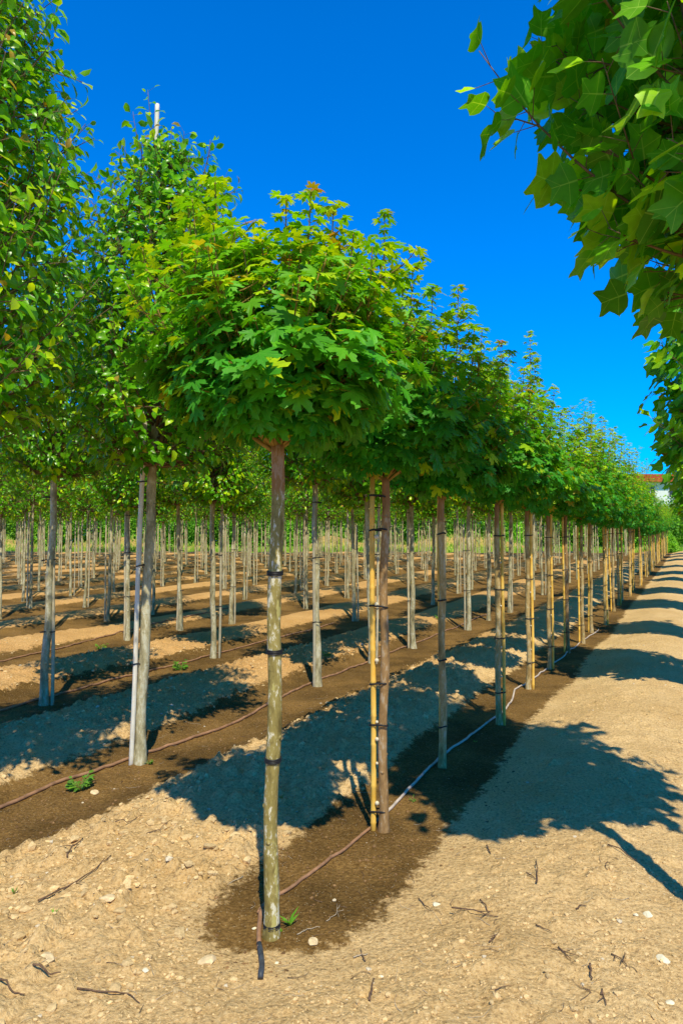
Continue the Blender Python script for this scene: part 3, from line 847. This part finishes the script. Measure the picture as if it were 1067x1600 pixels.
o = hose('drip_hose', [(604, 1270), (640, 1232), (690, 1190), (735, 1148), (772, 1120), (792, 1106), (803, 1080), (818, 1074), (845, 1052), (876, 1030), (885, 1020), (905, 1005), (935, 985)], .0095, 'hose_grey', '', 4)
tag(o, 'sunlit grey drip hose snaking from the second maple up the maple row', 'hose')
o = hose('drip_hose', [(-60, 1280), (0, 1262), (100, 1222), (215, 1182), (290, 1158), (345, 1140), (400, 1113), (450, 1085), (500, 1064), (560, 1042), (620, 1018), (690, 990), (760, 960)], .0125, 'hose_brown', '', 5)
tag(o, 'brown drip hose passing the foot of the nearest pear tree row', 'hose')
o = hose('drip_hose', [(-40, 1122), (0, 1112), (70, 1093), (140, 1075), (200, 1058), (270, 1042), (330, 1024), (400, 1007), (460, 992), (520, 975)], .0125, 'hose_brown', '', 6)
tag(o, 'thin brown drip hose along the second row of pear trees', 'hose')
o = hose('drip_hose', [(-30, 1042), (60, 1022), (130, 1007), (200, 992), (280, 975), (360, 958)], .012, 'hose_brown', '', 7)
tag(o, 'faint brown drip hose along the third row of pear trees', 'hose')

# ------------------------------------------------------------------ stakes and ties
def stake_mesh(name, h, r, mat, lean=(0, 0), nodes=True, seed=0, sides=10):
    rg = np.random.RandomState(seed)
    z = [-.1]; rr = [r]
    zz = .05
    while zz < h - .05:
        if nodes: z += [zz - .008, zz, zz + .008]; rr += [r, r * 1.14, r]
        else: z += [zz]; rr += [r * rg.uniform(.96, 1.04)]
        zz += rg.uniform(.17, .27)
    z.append(h); rr.append(r * .92)
    z = np.array(z); P = np.stack([lean[0] * z / h + .004 * np.sin(z * 3), lean[1] * z / h, z], 1)
    b = MB(); b.tube(P, rr, sides); return b.mesh(name, M[mat])

def tie_mesh(dx, dy, rt, rs, seed=0, w=.0055):
    """band looped round a trunk at the origin-offset (dx,dy) and a stake at 0,0"""
    L = math.hypot(dx, dy); a0 = math.atan2(dy, dx)
    pts = []
    for k in range(14):
        t = -math.pi / 2 + math.pi * k / 13
        pts.append((L + (rt + .003) * math.cos(t), (rt + .003) * math.sin(t)))
    for k in range(10):
        t = math.pi / 2 + math.pi * k / 9
        pts.append(((rs + .003) * math.cos(t), (rs + .003) * math.sin(t)))
    ca, sa = math.cos(a0), math.sin(a0)
    P2 = [(x * ca - y * sa, x * sa + y * ca) for x, y in pts]
    V = []; n = len(P2); cx = sum(p[0] for p in P2) / n; cy = sum(p[1] for p in P2) / n
    for (x, y) in P2:
        ux, uy = x - cx, y - cy; l = math.hypot(ux, uy)
        for (o_, z) in ((0, -w), (.003, -w * .8), (.004, 0), (.003, w * .8), (0, w)): V.append((x + ux / l * o_, y + uy / l * o_, z + .004 * math.sin(x * 60)))
    Fs = []
    for i in range(n):
        j = (i + 1) % n
        for q in range(4): Fs.append((i * 5 + q, j * 5 + q, j * 5 + q + 1, i * 5 + q + 1))
    b = MB(); b.add(V, Fs); return b.mesh('tie', M['tie'])

# ------------------------------------------------------------------ maple row
t1tips = [(-.27, .05, 3.33), (-.41, .12, 3.28), (-.58, .0, 3.0), (.06, -.02, 3.22), (.27, .05, 3.22), (-.08, -.2, 2.9), (.5, .02, 3.02), (-.2, -.35, 2.95), (.15, .38, 3.12), (-.36, -.2, 2.9), (.4, .3, 3.05), (-.15, .3, 3.08), (.17, -.05, 3.24), (-.35, -.05, 3.2), (.36, .1, 3.12), (-.45, .2, 3.15)]
MV = {}
MV['a'] = maple_variant('maple_a', 11, 2.13, .60, 3.33, 'maple', t1tips, 180, .053, M['maple_bark'], (.031, .029), lean=(.025, 0), shift=(.02, 0))
MV['b'] = maple_variant('maple_b', 12, 2.10, .56, 3.72, 'maple', [(0.02, 0, 3.72), (.2, .1, 3.42), (-.15, .2, 3.4), (.3, -.1, 3.2), (-.3, -.1, 3.1), (.1, -.3, 3.15), (-.05, .35, 3.3), (.42, .15, 3.0)], 118, .055, M['maple_bark_brown'], (.027, .024), lean=(.02, 0))
MV['c'] = maple_variant('maple_c', 13, 2.05, .62, 3.66, 'maple', [(0.14, 0, 3.66), (.28, .1, 3.4), (-.15, .2, 3.2), (.3, -.1, 3.3), (-.3, -.1, 3.0), (.1, -.3, 3.15), (-.05, .35, 3.1), (.5, .1, 3.0)], 118, .056, M['maple_bark_tan'], (.027, .024))
MV['d'] = maple_variant('maple_d', 14, 2.08, .60, 3.62, 'maple', None, 118, .056, M['maple_bark_tan'], (.027, .024))
MV['e'] = maple_variant('maple_e', 15, 2.08, .56, 4.12, 'maple', [(.06, 0, 4.14), (.14, .1, 3.8), (-.15, .2, 3.5), (.3, -.1, 3.45), (-.28, -.1, 3.3), (.1, -.3, 3.35), (-.05, .35, 3.4), (.35, .15, 3.3)], 118, .057, M['maple_bark_tan'], (.027, .024))
for q, (sd, zt, rr_) in enumerate([(16, 4.1, .68), (17, 4.25, .72), (18, 3.95, .66)]):
    MV['f%d' % q] = maple_variant('maple_f%d' % q, sd, 2.1, rr_, zt, 'maple_far', None, 100, .072, M['maple_bark_tan'], (.027, .024), nlead=12, size=1.1, body_h=.75)

MAPLES = 'maple trees along the sandy path'
# (px, py, variant, rz, label, stake)
mrow = [
    (422, 1468, 'a', 0, 'nearest maple tree with whitish patchy trunk and dense dark green crown', None),
    (598, 1298, 'b', 0, 'second maple with brown trunk tied to a yellow bamboo cane', ('L', .052)),
    (692, 1200, 'c', 0, 'third maple with tan trunk and cane hidden behind it', ('B', .03)),
    (779, 1132, 'd', .8, 'fourth maple with thick tan trunk just right of the third', ('R', .042)),
    (826, 1078, 'e', 0, 'tallest pointed maple beside the bend of the grey hose', ('R', .04)),
    (858, 1045, 'd', 2.9, 'sixth maple along the path in front of a slim bamboo cane', ('R', .04)),
    (887, 1020, 'b', 1.9, 'seventh maple whose foot meets the pale hose end', ('L', .045)),
    (910, 1005, 'f0', .3, 'eighth maple tied to a cane on its left', ('L', .05)),
]
st_labels = {1: 'smooth yellow bamboo cane tied left of the second maple trunk', 2: 'thin cane mostly hidden behind the third maple trunk', 3: 'yellow cane close on the right of the fourth maple trunk', 4: 'yellow knotty cane right of the tall pointed maple trunk', 5: 'yellow cane tied right of the sixth maple trunk', 6: 'cane left of the seventh maple trunk', 7: 'cane left of the eighth maple trunk'}
STK = 'bamboo canes tied to the maples'
def put_stake(x, y, dx, dy, h, r, mat, label, group, ties, rt, seed=0, name='bamboo_stake', lean=(0, 0), nodes=True):
    """stake at tree + (dx,dy), with ties reaching round the trunk"""
    sx, sy = x + dx, y + dy
    t = empty(name, (sx, sy, gz(x, y)))
    link('cane', stake_mesh(name, h, r, mat, lean, nodes, seed), t)
    for z in ties:
        o = link('tie', tie_mesh(-dx - lean[0] * z / h, -dy - lean[1] * z / h, rt, r, 0), t)
        o.location = (lean[0] * z / h, lean[1] * z / h, z)
        o.rotation_euler = (random.Random(z).uniform(-.12, .12), random.Random(z * 2).uniform(-.12, .12), 0)
    tag(t, label, 'stake', group)
    return t

def side(kind, off):
    return {'L': (-off, .01), 'R': (off, -.012), 'B': (-.012, off)}[kind]

last = None
for i, (px, py, v, rz, lab, stk) in enumerate(mrow):
    x, y = at(px, py)
    t = plant('maple_tree', MV[v], x, y, rz, lab, 'tree', MAPLES)
    if stk:
        dx, dy = side(stk[0], stk[1] + .004)
        s = put_stake(x, y, dx, dy, 2.06 + .05 * (i % 3), .0165 if i == 1 else .015, 'bamboo', st_labels[i], STK, [.12, .62, .86, 1.32, 1.77, 1.98] if i == 1 else [.3, .8, 1.25, 1.75], .029, i)
        if i == 1:
            for z, rr_ in ((.17, .012), (.54, .011), (.64, .009), (1.0, .012), (1.33, .013), (1.73, .014), (.4, .008)):
                b = MB(); b.tube([(.022, -.014, z), (.022, -.026, z), (.022, -.03, z)], [rr_, rr_, rr_ * .7], 10); link('spacer', b.mesh('spacer', M['plug']), s)
        else:
            for z in (.45, .72, 1.1, 1.5):
                b = MB(); b.tube([(-.5 * dx, -.012, z), (-.5 * dx, -.022, z), (-.5 * dx, -.025, z)], [.008, .008, .005], 8); link('spacer', b.mesh('spacer', M['plug']), s)
    last = (x, y)
    if i == 0:
        for z in (.06, .76, 1.22, 1.56):
            p = MV['a']['poly']; tx = float(np.interp(z, p[:, 2], p[:, 0])); ty = float(np.interp(z, p[:, 2], p[:, 1]))
            b = MB()
            for q, dz in enumerate((-.007, 0.0, .007)):
                ring = [(tx + .0335 * math.cos(a), ty + .0335 * math.sin(a), z + dz + .003 * math.sin(a)) for a in np.linspace(0, 2 * math.pi, 25)]
                b.tube(ring, .0036, 6, False)
            o = link('tie', b.mesh('trunk_tie', M['tie']), t)
# the rest of the row, running to its end at the far edge of the field
rg = random.Random(5)
fm = ['f0', 'f1', 'f2', 'd', 'f1', 'f0', 'f2', 'c']
s0 = last[0] * DX + last[1] * DY; L0 = last[0] * NX + last[1] * NY
k = 0; s = s0
while True:
    s += rg.uniform(1.15, 1.5); x, y = rowpt(s, L0 + (ROW_T - L0) * min(1, k / 4) + rg.uniform(-.07, .07) - .010 * (s - s0) * 0)
    if y > 46.5: break
    v = fm[k % 8] if k < 10 else 'f%d' % (k % 3)
    lab = ('maple in the path row, number %d counting from the front' % (k + 9)) if k < 8 else 'small distant maple in the crowded far end of the path row'
    plant('maple_tree', MV[v], x, y, rg.uniform(0, 6.28), lab, 'tree', MAPLES, (1.0 if k < 10 else .82) * rg.uniform(.95, 1.05))
    a = rg.choice([(-.05, .02), (.05, -.01), (.045, .03), (-.045, -.02)])
    put_stake(x, y, a[0], a[1], rg.uniform(2.0, 2.3), .0165, 'bamboo', ('cane tied to the path row maple number %d counting from the front' % (k + 9)) if k < 8 else 'distant cane among the crowded far end of the path row', STK, [.3, .8, 1.3, 1.8] if k < 10 else [], .028, k, lean=(rg.uniform(-.08, .08), 0))
    k += 1
print('maples', k + 8)

# ------------------------------------------------------------------ pear rows
PV = {}
PV['n0'] = pear_variant('pear_n0', 31, 2.30, .88, 4.95, 'pear', 225, .027, .084, (.042, .033), lean=(.09, 0), bow=(-.01, 0), forks=7, prof=[(0, .5), (.15, .9), (.35, 1.0), (.6, .8), (.82, .42), (1, .1)])
PV['n1'] = pear_variant('pear_n1', 32, 2.30, .86, 5.35, 'pear', 265, .027, .084, (.041, .032), lean=(.03, .02), prof=[(0, .5), (.15, .9), (.35, 1.0), (.6, .9), (.82, .68), (1, .25)], top_sh=18)
PV['n2'] = pear_variant('pear_n2', 33, 2.40, .85, 4.75, 'pear', 200, .029, .084, (.042, .032), lean=(.06, 0), bow=(.02, 0))
for q in range(5):
    rg0 = random.Random(50 + q)
    PV['f%d' % q] = pear_variant('pear_f%d' % q, 60 + q, rg0.uniform(2.2, 2.45), rg0.uniform(.72, .9), rg0.uniform(4.3, 4.9), 'pear_far', 100, .05, .105, (.034, .027), lean=(rg0.uniform(-.05, .05), 0), bow=(rg0.uniform(-.03, .03), 0), forks=4)

PG = 'pear trees in rows across the field'; SG = 'grey stakes beside the pear trees'
pcount = 0
placed = []
def pear(x, y, var, rz, lab, slab, sd, hstake=None, near=False, side_=None, sc=1.0):
    global pcount
    rgp = random.Random(sd * 7 + 1)
    plant('pear_tree', PV[var], x, y, rz, lab, 'tree', PG, sc)
    if slab:
        dx, dy = side_ or (rgp.choice((-1, 1)) * rgp.uniform(.06, .09), rgp.uniform(-.03, .03))
        h = hstake or rgp.uniform(1.85, 2.5)
        # the trunk leans, so the tie follows the trunk where it is
        put_stake(x, y, dx, dy, h, .018 if near else .016, 'stake_wood' if not hstake else 'stake_pale', slab, SG, [.75, 1.5, 2.15][:(3 if h > 2.2 else 2)] if near else [], .040, sd, name='wooden_stake', lean=(rgp.uniform(-.03, .05), 0) if not hstake else (.14, .0), nodes=False)
    pcount += 1; placed.append((x, y))

near_pears = [
    ((-128, 1326), 'n1', .4, 'tall pear tree rising past the top left corner', None),
    ((218, 1192), 'n0', 0, 'nearest pear tree with forked grey trunk and its top stake above the leaves', 'tall pale stake whose tip stands above the crowns against the sky'),
    ((68, 1102), 'n2', 0, 'pear tree at the left with yellow lichen spots on its bent grey trunk', 'grey stake tied to the lichen spotted trunk at left'),
    ((497, 1073), 'n2', 2.2, 'pear tree standing between the front maple and the second maple', 'grey stake leaning on the pear between the two front maples'),
    ((581, 1037), 'n0', 2.6, 'pear tree hidden behind the yellow cane of the second maple', 'thin grey stake just left of the yellow bamboo cane'),
    ((645, 1013), 'n1', 3.6, 'pear tree with thick grey trunk right of the second maple', 'grey stake right of the thick pear trunk behind the maples'),
    ((334, 1027), 'n0', 4.4, 'pear with lichened trunk left of the front maple', 'grey stake to the right of the lichened pear trunk'),
    ((732, 985), 'n2', 1.2, 'pear tree between the third and fourth maple trunks', 'pale stake between the third and fourth maple trunks'),
    ((763, 970), 'n1', 5.2, 'slim pear just left of the fourth maple trunk', None),
    ((795, 957), 'n2', 5.5, 'pear seen just right of the fourth maple trunk', 'stake by the pear just right of the fourth maple'),
    ((200, 1000), 'n1', 2.1, 'pear immediately left of the nearest pear trunk', 'stake of the pear immediately left of the nearest pear'),
    ((283, 985), 'n2', 3.3, 'pear with shaggy grey trunk right of the nearest pear tree', 'stake of the shaggy trunked pear right of the nearest pear'),
    ((361, 975), 'n0', 1.0, 'pear halfway between the lichened pear and the front maple', 'stake halfway between lichened pear and front maple'),
    ((554, 970), 'n2', 4.0, 'dark shaded pear trunk left of the yellow bamboo cane', 'stake of the dark shaded pear left of the bamboo cane'),
    ((676, 945), 'n0', 5.0, 'pear just left of the third maple trunk', None),
    ((240, 960), 'f1', 1.0, 'pear stem showing right behind the nearest pear trunk', 'stake showing right behind the nearest pear trunk'),
    ((479, 952), 'f2', 2.0, 'slim pear just left of the pear between the front maples', 'stake of the slim pear left of the pear between the maples'),
    ((462, 932), 'f0', 3.0, 'small pear near the front maple trunk on its right', None),
    ((133, 949), 'f3', .5, 'pear with yellow flecked stem between the two left trunks', 'stake of the yellow flecked pear between the two left trunks'),
    ((48, 955), 'f4', 1.5, 'pear with pale stem left of the lichen spotted trunk', 'stake of the pale pear left of the lichen spotted trunk'),
    ((37, 940), 'f0', 2.5, 'pear half hidden left of the pale stemmed pear', 'stake of the half hidden pear at the far left'),
    ((111, 932), 'f2', 3.5, 'pear with weeds at its foot right of the lichen spotted trunk', 'stake of the pear with weeds at its foot'),
    ((178, 930), 'f1', 4.5, 'pear left of the nearest pear with a clear straight stem', 'stake of the clear straight stem left of the nearest pear'),
]
for i, (p, v, rz, lab, sl) in enumerate(near_pears):
    x, y = at(*p)
    kw = {}
    if i == 1: kw = dict(hstake=5.15, side_=(-.052, -.035))
    if i == 3: kw = dict(side_=(-.045, -.03))
    if i == 2: kw = dict(side_=(.09, .01))
    pear(x, y, v, rz, lab, sl, i + 1, near=i < 15, sc=1.0, **kw)

ord_ = ['first', 'second', 'third', 'fourth', 'fifth', 'sixth', 'seventh', 'eighth', 'ninth', 'tenth', 'eleventh', 'twelfth', 'thirteenth', 'fourteenth', 'fifteenth', 'sixteenth', 'seventeenth', 'eighteenth']
rg = random.Random(21)
miny = {0: 17.0, 1: 18.5, 2: 15.5, 3: 6, 4: 6}
for ri, L in enumerate(ROWS):
    s = rg.uniform(0, 1.5); cnt = 0
    while True:
        s += 1.55 * rg.uniform(.94, 1.06)
        x, y = rowpt(s, L + rg.uniform(-.08, .08))
        if y > 46.8: break
        if y < 4 or abs(x) > .5 * y + 1.6 + (2.5 if False else 0): continue
        if ri < 3 and y < miny[ri]: 
            # off-screen neighbours at the left whose crowns reach into the view
            if not (x < -.5 * y - .3 and ri == 1): continue
        if min(math.hypot(x - a, y - b_) for a, b_ in placed) < 1.25: continue
        if x > .44 * y and y > 26 and rg.random() < .6: continue
        pr = .86 if y > 22 else (.68 if y > 14 else .5)
        if rg.random() > pr: continue
        if pcount >= 300: break
        cnt += 1
        farr = y > 22
        if farr:
            lab = 'small distant pear tree in the far rows at the back of the field'; sl = 'thin distant grey stake in the far rows at the back of the field'
        else:
            lab = 'pear tree of the %s pear row, %s one in the middle distance' % (ord_[ri], ord_[min(cnt - 1, 17)])
            sl = 'grey stake of the %s middle distance pear in the %s pear row' % (ord_[min(cnt - 1, 17)], ord_[ri])
        if rg.random() > .75: sl = None
        pear(x, y, 'f%d' % rg.randrange(5), rg.uniform(0, 6.28), lab, sl, 100 + pcount, sc=rg.uniform(.93, 1.07))
print('pears', pcount)

# ------------------------------------------------------------------ tulip tree row at the right
tp = [(0, .45), (.12, .75), (.28, 1.0), (.55, .86), (.8, .6), (1, .15)]
TVs = [pear_variant('tulip_%d' % q, 80 + q, [2.78, 2.25, 2.1][q], [1.0, .92, .92][q], [6.3, 5.6, 5.4][q], 'tulip', [185, 150, 140][q], .058, .140, (.055, .04), lean=(-.05, 0), prof=tp, leafmat='tulip_leaf', bark='tulip_bark', pal=1, top_sh=6, forks=6) for q in range(3)]
tl = ['big leaved tulip tree overhanging from the top right corner', 'tulip tree leaning in at the right edge above the path', 'fourth tulip tree at the right edge, beside the red roof', 'fifth tulip tree at the right edge in the shade', 'sixth tulip tree at the right edge close to the path end']
rg = random.Random(3)
for i, Y in enumerate([2.62, 7.0, 10.7, 14.4, 18.2, 22.0, 26, 30, 34, 38, 42]):
    off = [-.35, -.42, -.45, -.45, -.48][min(i, 4)]
    if i > 3: Y += rg.uniform(-.9, .9)
    x = (DX * Y - off) / DY
    lab = tl[i] if i < len(tl) else 'distant tulip tree in the line right of the path'
    plant('tulip_tree', TVs[i % 3], x, Y, [0, 2.0, 1.2, 4, 5, 2.5, .6][i % 7], lab, 'tree', 'tulip trees right of the path', 1.0 if i < 2 else rg.uniform(.78, 1.0))

# ------------------------------------------------------------------ shrubs along the far edge
def shrub_variant(name, seed, W, H, n, bright):
    rg = np.random.RandomState(seed)
    lumps = [(rg.uniform(-W, W) * .7, rg.uniform(-W, W) * .5, H * rg.uniform(.10, .78), rg.uniform(.25, .42) * W) for _ in range(18)]
    P = []; T = []; N_ = []; S_ = []; C_ = []
    for i in range(n):
        lx, ly, lz, lr = lumps[rg.randint(len(lumps))]
        dv = norm(rg.normal(size=3)); r = lr * rg.uniform(.6, 1.1)
        p = np.array((lx, ly, lz)) + dv * r * np.array((1, 1, 1.15))
        if p[2] < .05: continue
        P.append(p); T.append(norm(dv + rg.uniform(-.6, .6, 3) + np.array((0, 0, .2)))); N_.append(dv + np.array((0, 0, .8)) + rg.uniform(-.5, .5, 3))
        S_.append(rg.uniform(.13, .27)); u = rg.rand()
        C_.append((np.array((.03, .11, .012)) * (1 - u) + np.array((.17, .33, .02)) * u) * bright * 2.2 * rg.uniform(.7, 1.2))
    st = MB()
    for i in range(9):
        l = lumps[i]; st.tube(bez((rg.uniform(-.3, .3), rg.uniform(-.3, .3), -.1), (l[0] * .4, l[1] * .4, l[2] * .6), l[:3], 7), np.linspace(.05, .015, 7), 6)
    return st.mesh(name + '_stems', M['limb_bark']), leaves_mesh(name + '_leaves', 'pear', P, T, N_, S_, C_, M['weed_leaf'], rg)
SV = [shrub_variant('shrub%d' % q, 200 + q, [2.6, 2.2, 3.0][q], [3.8, 3.2, 4.6][q], 7600, [1.0, 1.25, .85][q]) for q in range(3)]
rg = random.Random(9)
x = -46; i = 0
while x < 60:
    y = 58 + rg.uniform(-1.5, 3.5)
    t = empty('shrub', (x, y, gz(x, y)), rg.uniform(0, 6.28)); sc = rg.uniform(.8, 1.15); t.scale = (sc, sc, sc)
    v = SV[rg.randrange(3)]
    link('stems', v[0], t); link('foliage', v[1], t)
    tag(t, 'bushy light green shrub in the hedge along the far edge of the field', 'shrub', 'shrubs along the far edge of the field')
    x += rg.uniform(1.1, 1.9); i += 1
x, y = at(1042, 862)
t = empty('shrub', (22.6, 47.5, gz(22.6, 47.5))); t.scale = (.42,) * 3
link('stems', SV[1][0], t); link('foliage', SV[1][1], t)
tag(t, 'low sunlit bush at the end of the sandy path', 'shrub', 'shrubs along the far edge of the field')

# tall grass strip
rgn = np.random.RandomState(12)
n = 9000
X = rgn.uniform(-32, 34, n); Y = 48.0 + 8 * rgn.rand(n) ** 1.3
zz = ground_z(X, Y)
P = np.stack([X, Y, zz - .02], 1)
T = np.stack([rgn.uniform(-.35, .35, n), rgn.uniform(-.35, .35, n), np.ones(n)], 1)
N_ = np.stack([rgn.uniform(-.5, .5, n), -np.ones(n), np.zeros(n) + .3], 1)
u = rgn.rand(n, 1)
C = np.array((.16, .42, .015)) * (1 - u) + np.array((.5, .52, .10)) * u ** 2
o = link('tall_grass', leaves_mesh('tall_grass', 'blade', P, T, N_, rgn.uniform(.15, .5, n), C, M['weed_leaf'], rgn))
tag(o, 'tall green grass growing along the far edge of the field', 'grass', kind='stuff')

# ------------------------------------------------------------------ building far behind the path
bx, by = 50.5, 100.0
ang = 0.0
house = empty('apartment_building', (bx, by, float(rise(60))), ang)
b = MB(); b.box((0, 0, 4.45), (26, 12, 8.9)); link('wall', b.mesh('wall', M['wall'], False), house)
# roof with eaves, hipped
e0, zt0, zt1 = .8, 8.9, 10.6
V = [(-13 - e0, -6 - e0, zt0), (13 + e0, -6 - e0, zt0), (13 + e0, 6 + e0, zt0), (-13 - e0, 6 + e0, zt0), (-12.2, 0, zt1), (12.2, 0, zt1),
     (-13 - e0, -6 - e0, zt0 + .22), (13 + e0, -6 - e0, zt0 + .22), (13 + e0, 6 + e0, zt0 + .22), (-13 - e0, 6 + e0, zt0 + .22)]
b = MB(); b.add(V, [(0, 3, 2, 1), (0, 1, 7, 6), (1, 2, 8, 7), (2, 3, 9, 8), (3, 0, 6, 9), (6, 7, 5, 4), (7, 8, 5), (8, 9, 4, 5), (9, 6, 4)])
# tile courses
for k in range(9):
    t = (k + .5) / 9; yy = -6.8 + t * 6.8; z = zt0 + .26 + t * (zt1 - zt0 - .22)
    b.box((0, yy, z), (26.8 - t * 2.2, .12, .06))
roof = link('roof', b.mesh('roof', M['roof'], False), house)
b = MB(); b.box((5, 1.5, 10.7), (.9, .7, 1.6)); link('chimney', b.mesh('chimney', M['wall'], False), roof)
for fl in range(3):
    for k in range(8):
        wx = -11.2 + k * 3.2; wz = 2.0 + fl * 2.8
        b = MB()
        for sx_ in (-1, 1): b.box((wx + sx_ * .66, -6.04, wz), (.10, .12, 1.6))
        for sz_ in (-1, 1): b.box((wx, -6.045, wz + sz_ * .82), (1.44, .13, .10))
        b.box((wx, -6.03, wz), (.06, .08, 1.52))
        w = link('window', b.mesh('window', M['frame'], False), house)
        b = MB(); b.box((wx, -6.015, wz), (1.2, .05, 1.5)); link('pane', b.mesh('pane', M['glass'], False), w)
tag(house, 'white apartment building with a red tiled roof far behind the trees', 'building')

# ------------------------------------------------------------------ light
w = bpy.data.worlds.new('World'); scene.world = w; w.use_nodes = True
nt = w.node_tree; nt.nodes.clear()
sky = nd(nt, 'ShaderNodeTexSky'); sky.sky_type = 'NISHITA'; sky.sun_disc = False
SUN_EL = R(55); SX, SY = .17, -1.0
az = math.atan2(SX, SY)
sky.sun_elevation = SUN_EL; sky.sun_rotation = az % (2 * math.pi)
sky.air_density = 1.0; sky.dust_density = .6; sky.ozone_density = 2.5; sky.altitude = 300
tint = mix(nt, sky.outputs[0], (.34, .98, 1.80), 1.0, 'MULTIPLY')
hs = nd(nt, 'ShaderNodeHueSaturation'); hs.inputs['Saturation'].default_value = 1.14; nt.links.new(tint, hs.inputs['Color'])
bg = nd(nt, 'ShaderNodeBackground'); bg.inputs['Strength'].default_value = .15; 
# sky dimmed towards the zenith and on the sun's side, added to weaken shadow fill
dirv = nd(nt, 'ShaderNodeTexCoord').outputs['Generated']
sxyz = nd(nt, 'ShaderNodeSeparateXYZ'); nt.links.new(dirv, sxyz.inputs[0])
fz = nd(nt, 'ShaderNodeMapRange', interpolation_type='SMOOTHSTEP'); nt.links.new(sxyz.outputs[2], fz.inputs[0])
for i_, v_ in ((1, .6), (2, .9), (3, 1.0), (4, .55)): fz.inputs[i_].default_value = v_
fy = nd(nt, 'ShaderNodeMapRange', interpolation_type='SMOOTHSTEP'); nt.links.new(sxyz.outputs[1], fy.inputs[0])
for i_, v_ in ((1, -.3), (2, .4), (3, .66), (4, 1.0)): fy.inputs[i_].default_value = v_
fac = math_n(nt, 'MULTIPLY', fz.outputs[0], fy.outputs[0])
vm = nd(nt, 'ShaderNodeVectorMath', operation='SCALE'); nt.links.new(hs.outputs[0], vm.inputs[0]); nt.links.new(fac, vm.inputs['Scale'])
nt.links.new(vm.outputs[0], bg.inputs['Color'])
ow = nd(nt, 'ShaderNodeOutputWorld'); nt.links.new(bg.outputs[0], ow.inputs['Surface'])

sl = bpy.data.lights.new('sun', 'SUN'); sl.energy = 5.0; sl.angle = R(.53); sl.color = (1.0, .93, .70)
so = bpy.data.objects.new('sun', sl); col.objects.link(so)
hd = math.hypot(SX, SY)
sd = Vector((SX / hd * math.cos(SUN_EL), SY / hd * math.cos(SUN_EL), math.sin(SUN_EL)))
so.rotation_euler = sd.to_track_quat('Z', 'Y').to_euler(); so.location = (3, -10, 20)

# ------------------------------------------------------------------ camera
cam = bpy.data.cameras.new('camera'); co = bpy.data.objects.new('camera', cam); col.objects.link(co)
cam.sensor_fit = 'VERTICAL'; cam.sensor_height = 36; cam.sensor_width = 24; cam.lens = 36 * F / 1600
cam.clip_start = .05; cam.clip_end = 5000
co.location = (0, 0, CAMH); co.rotation_euler = (math.pi / 2 + PITCH, 0, 0)
scene.camera = co
scene.view_settings.view_transform = 'Standard'; scene.view_settings.look = 'None'
scene.view_settings.exposure = 0; scene.view_settings.gamma = 1
scene.cycles.max_bounces = 8; scene.cycles.transmission_bounces = 6
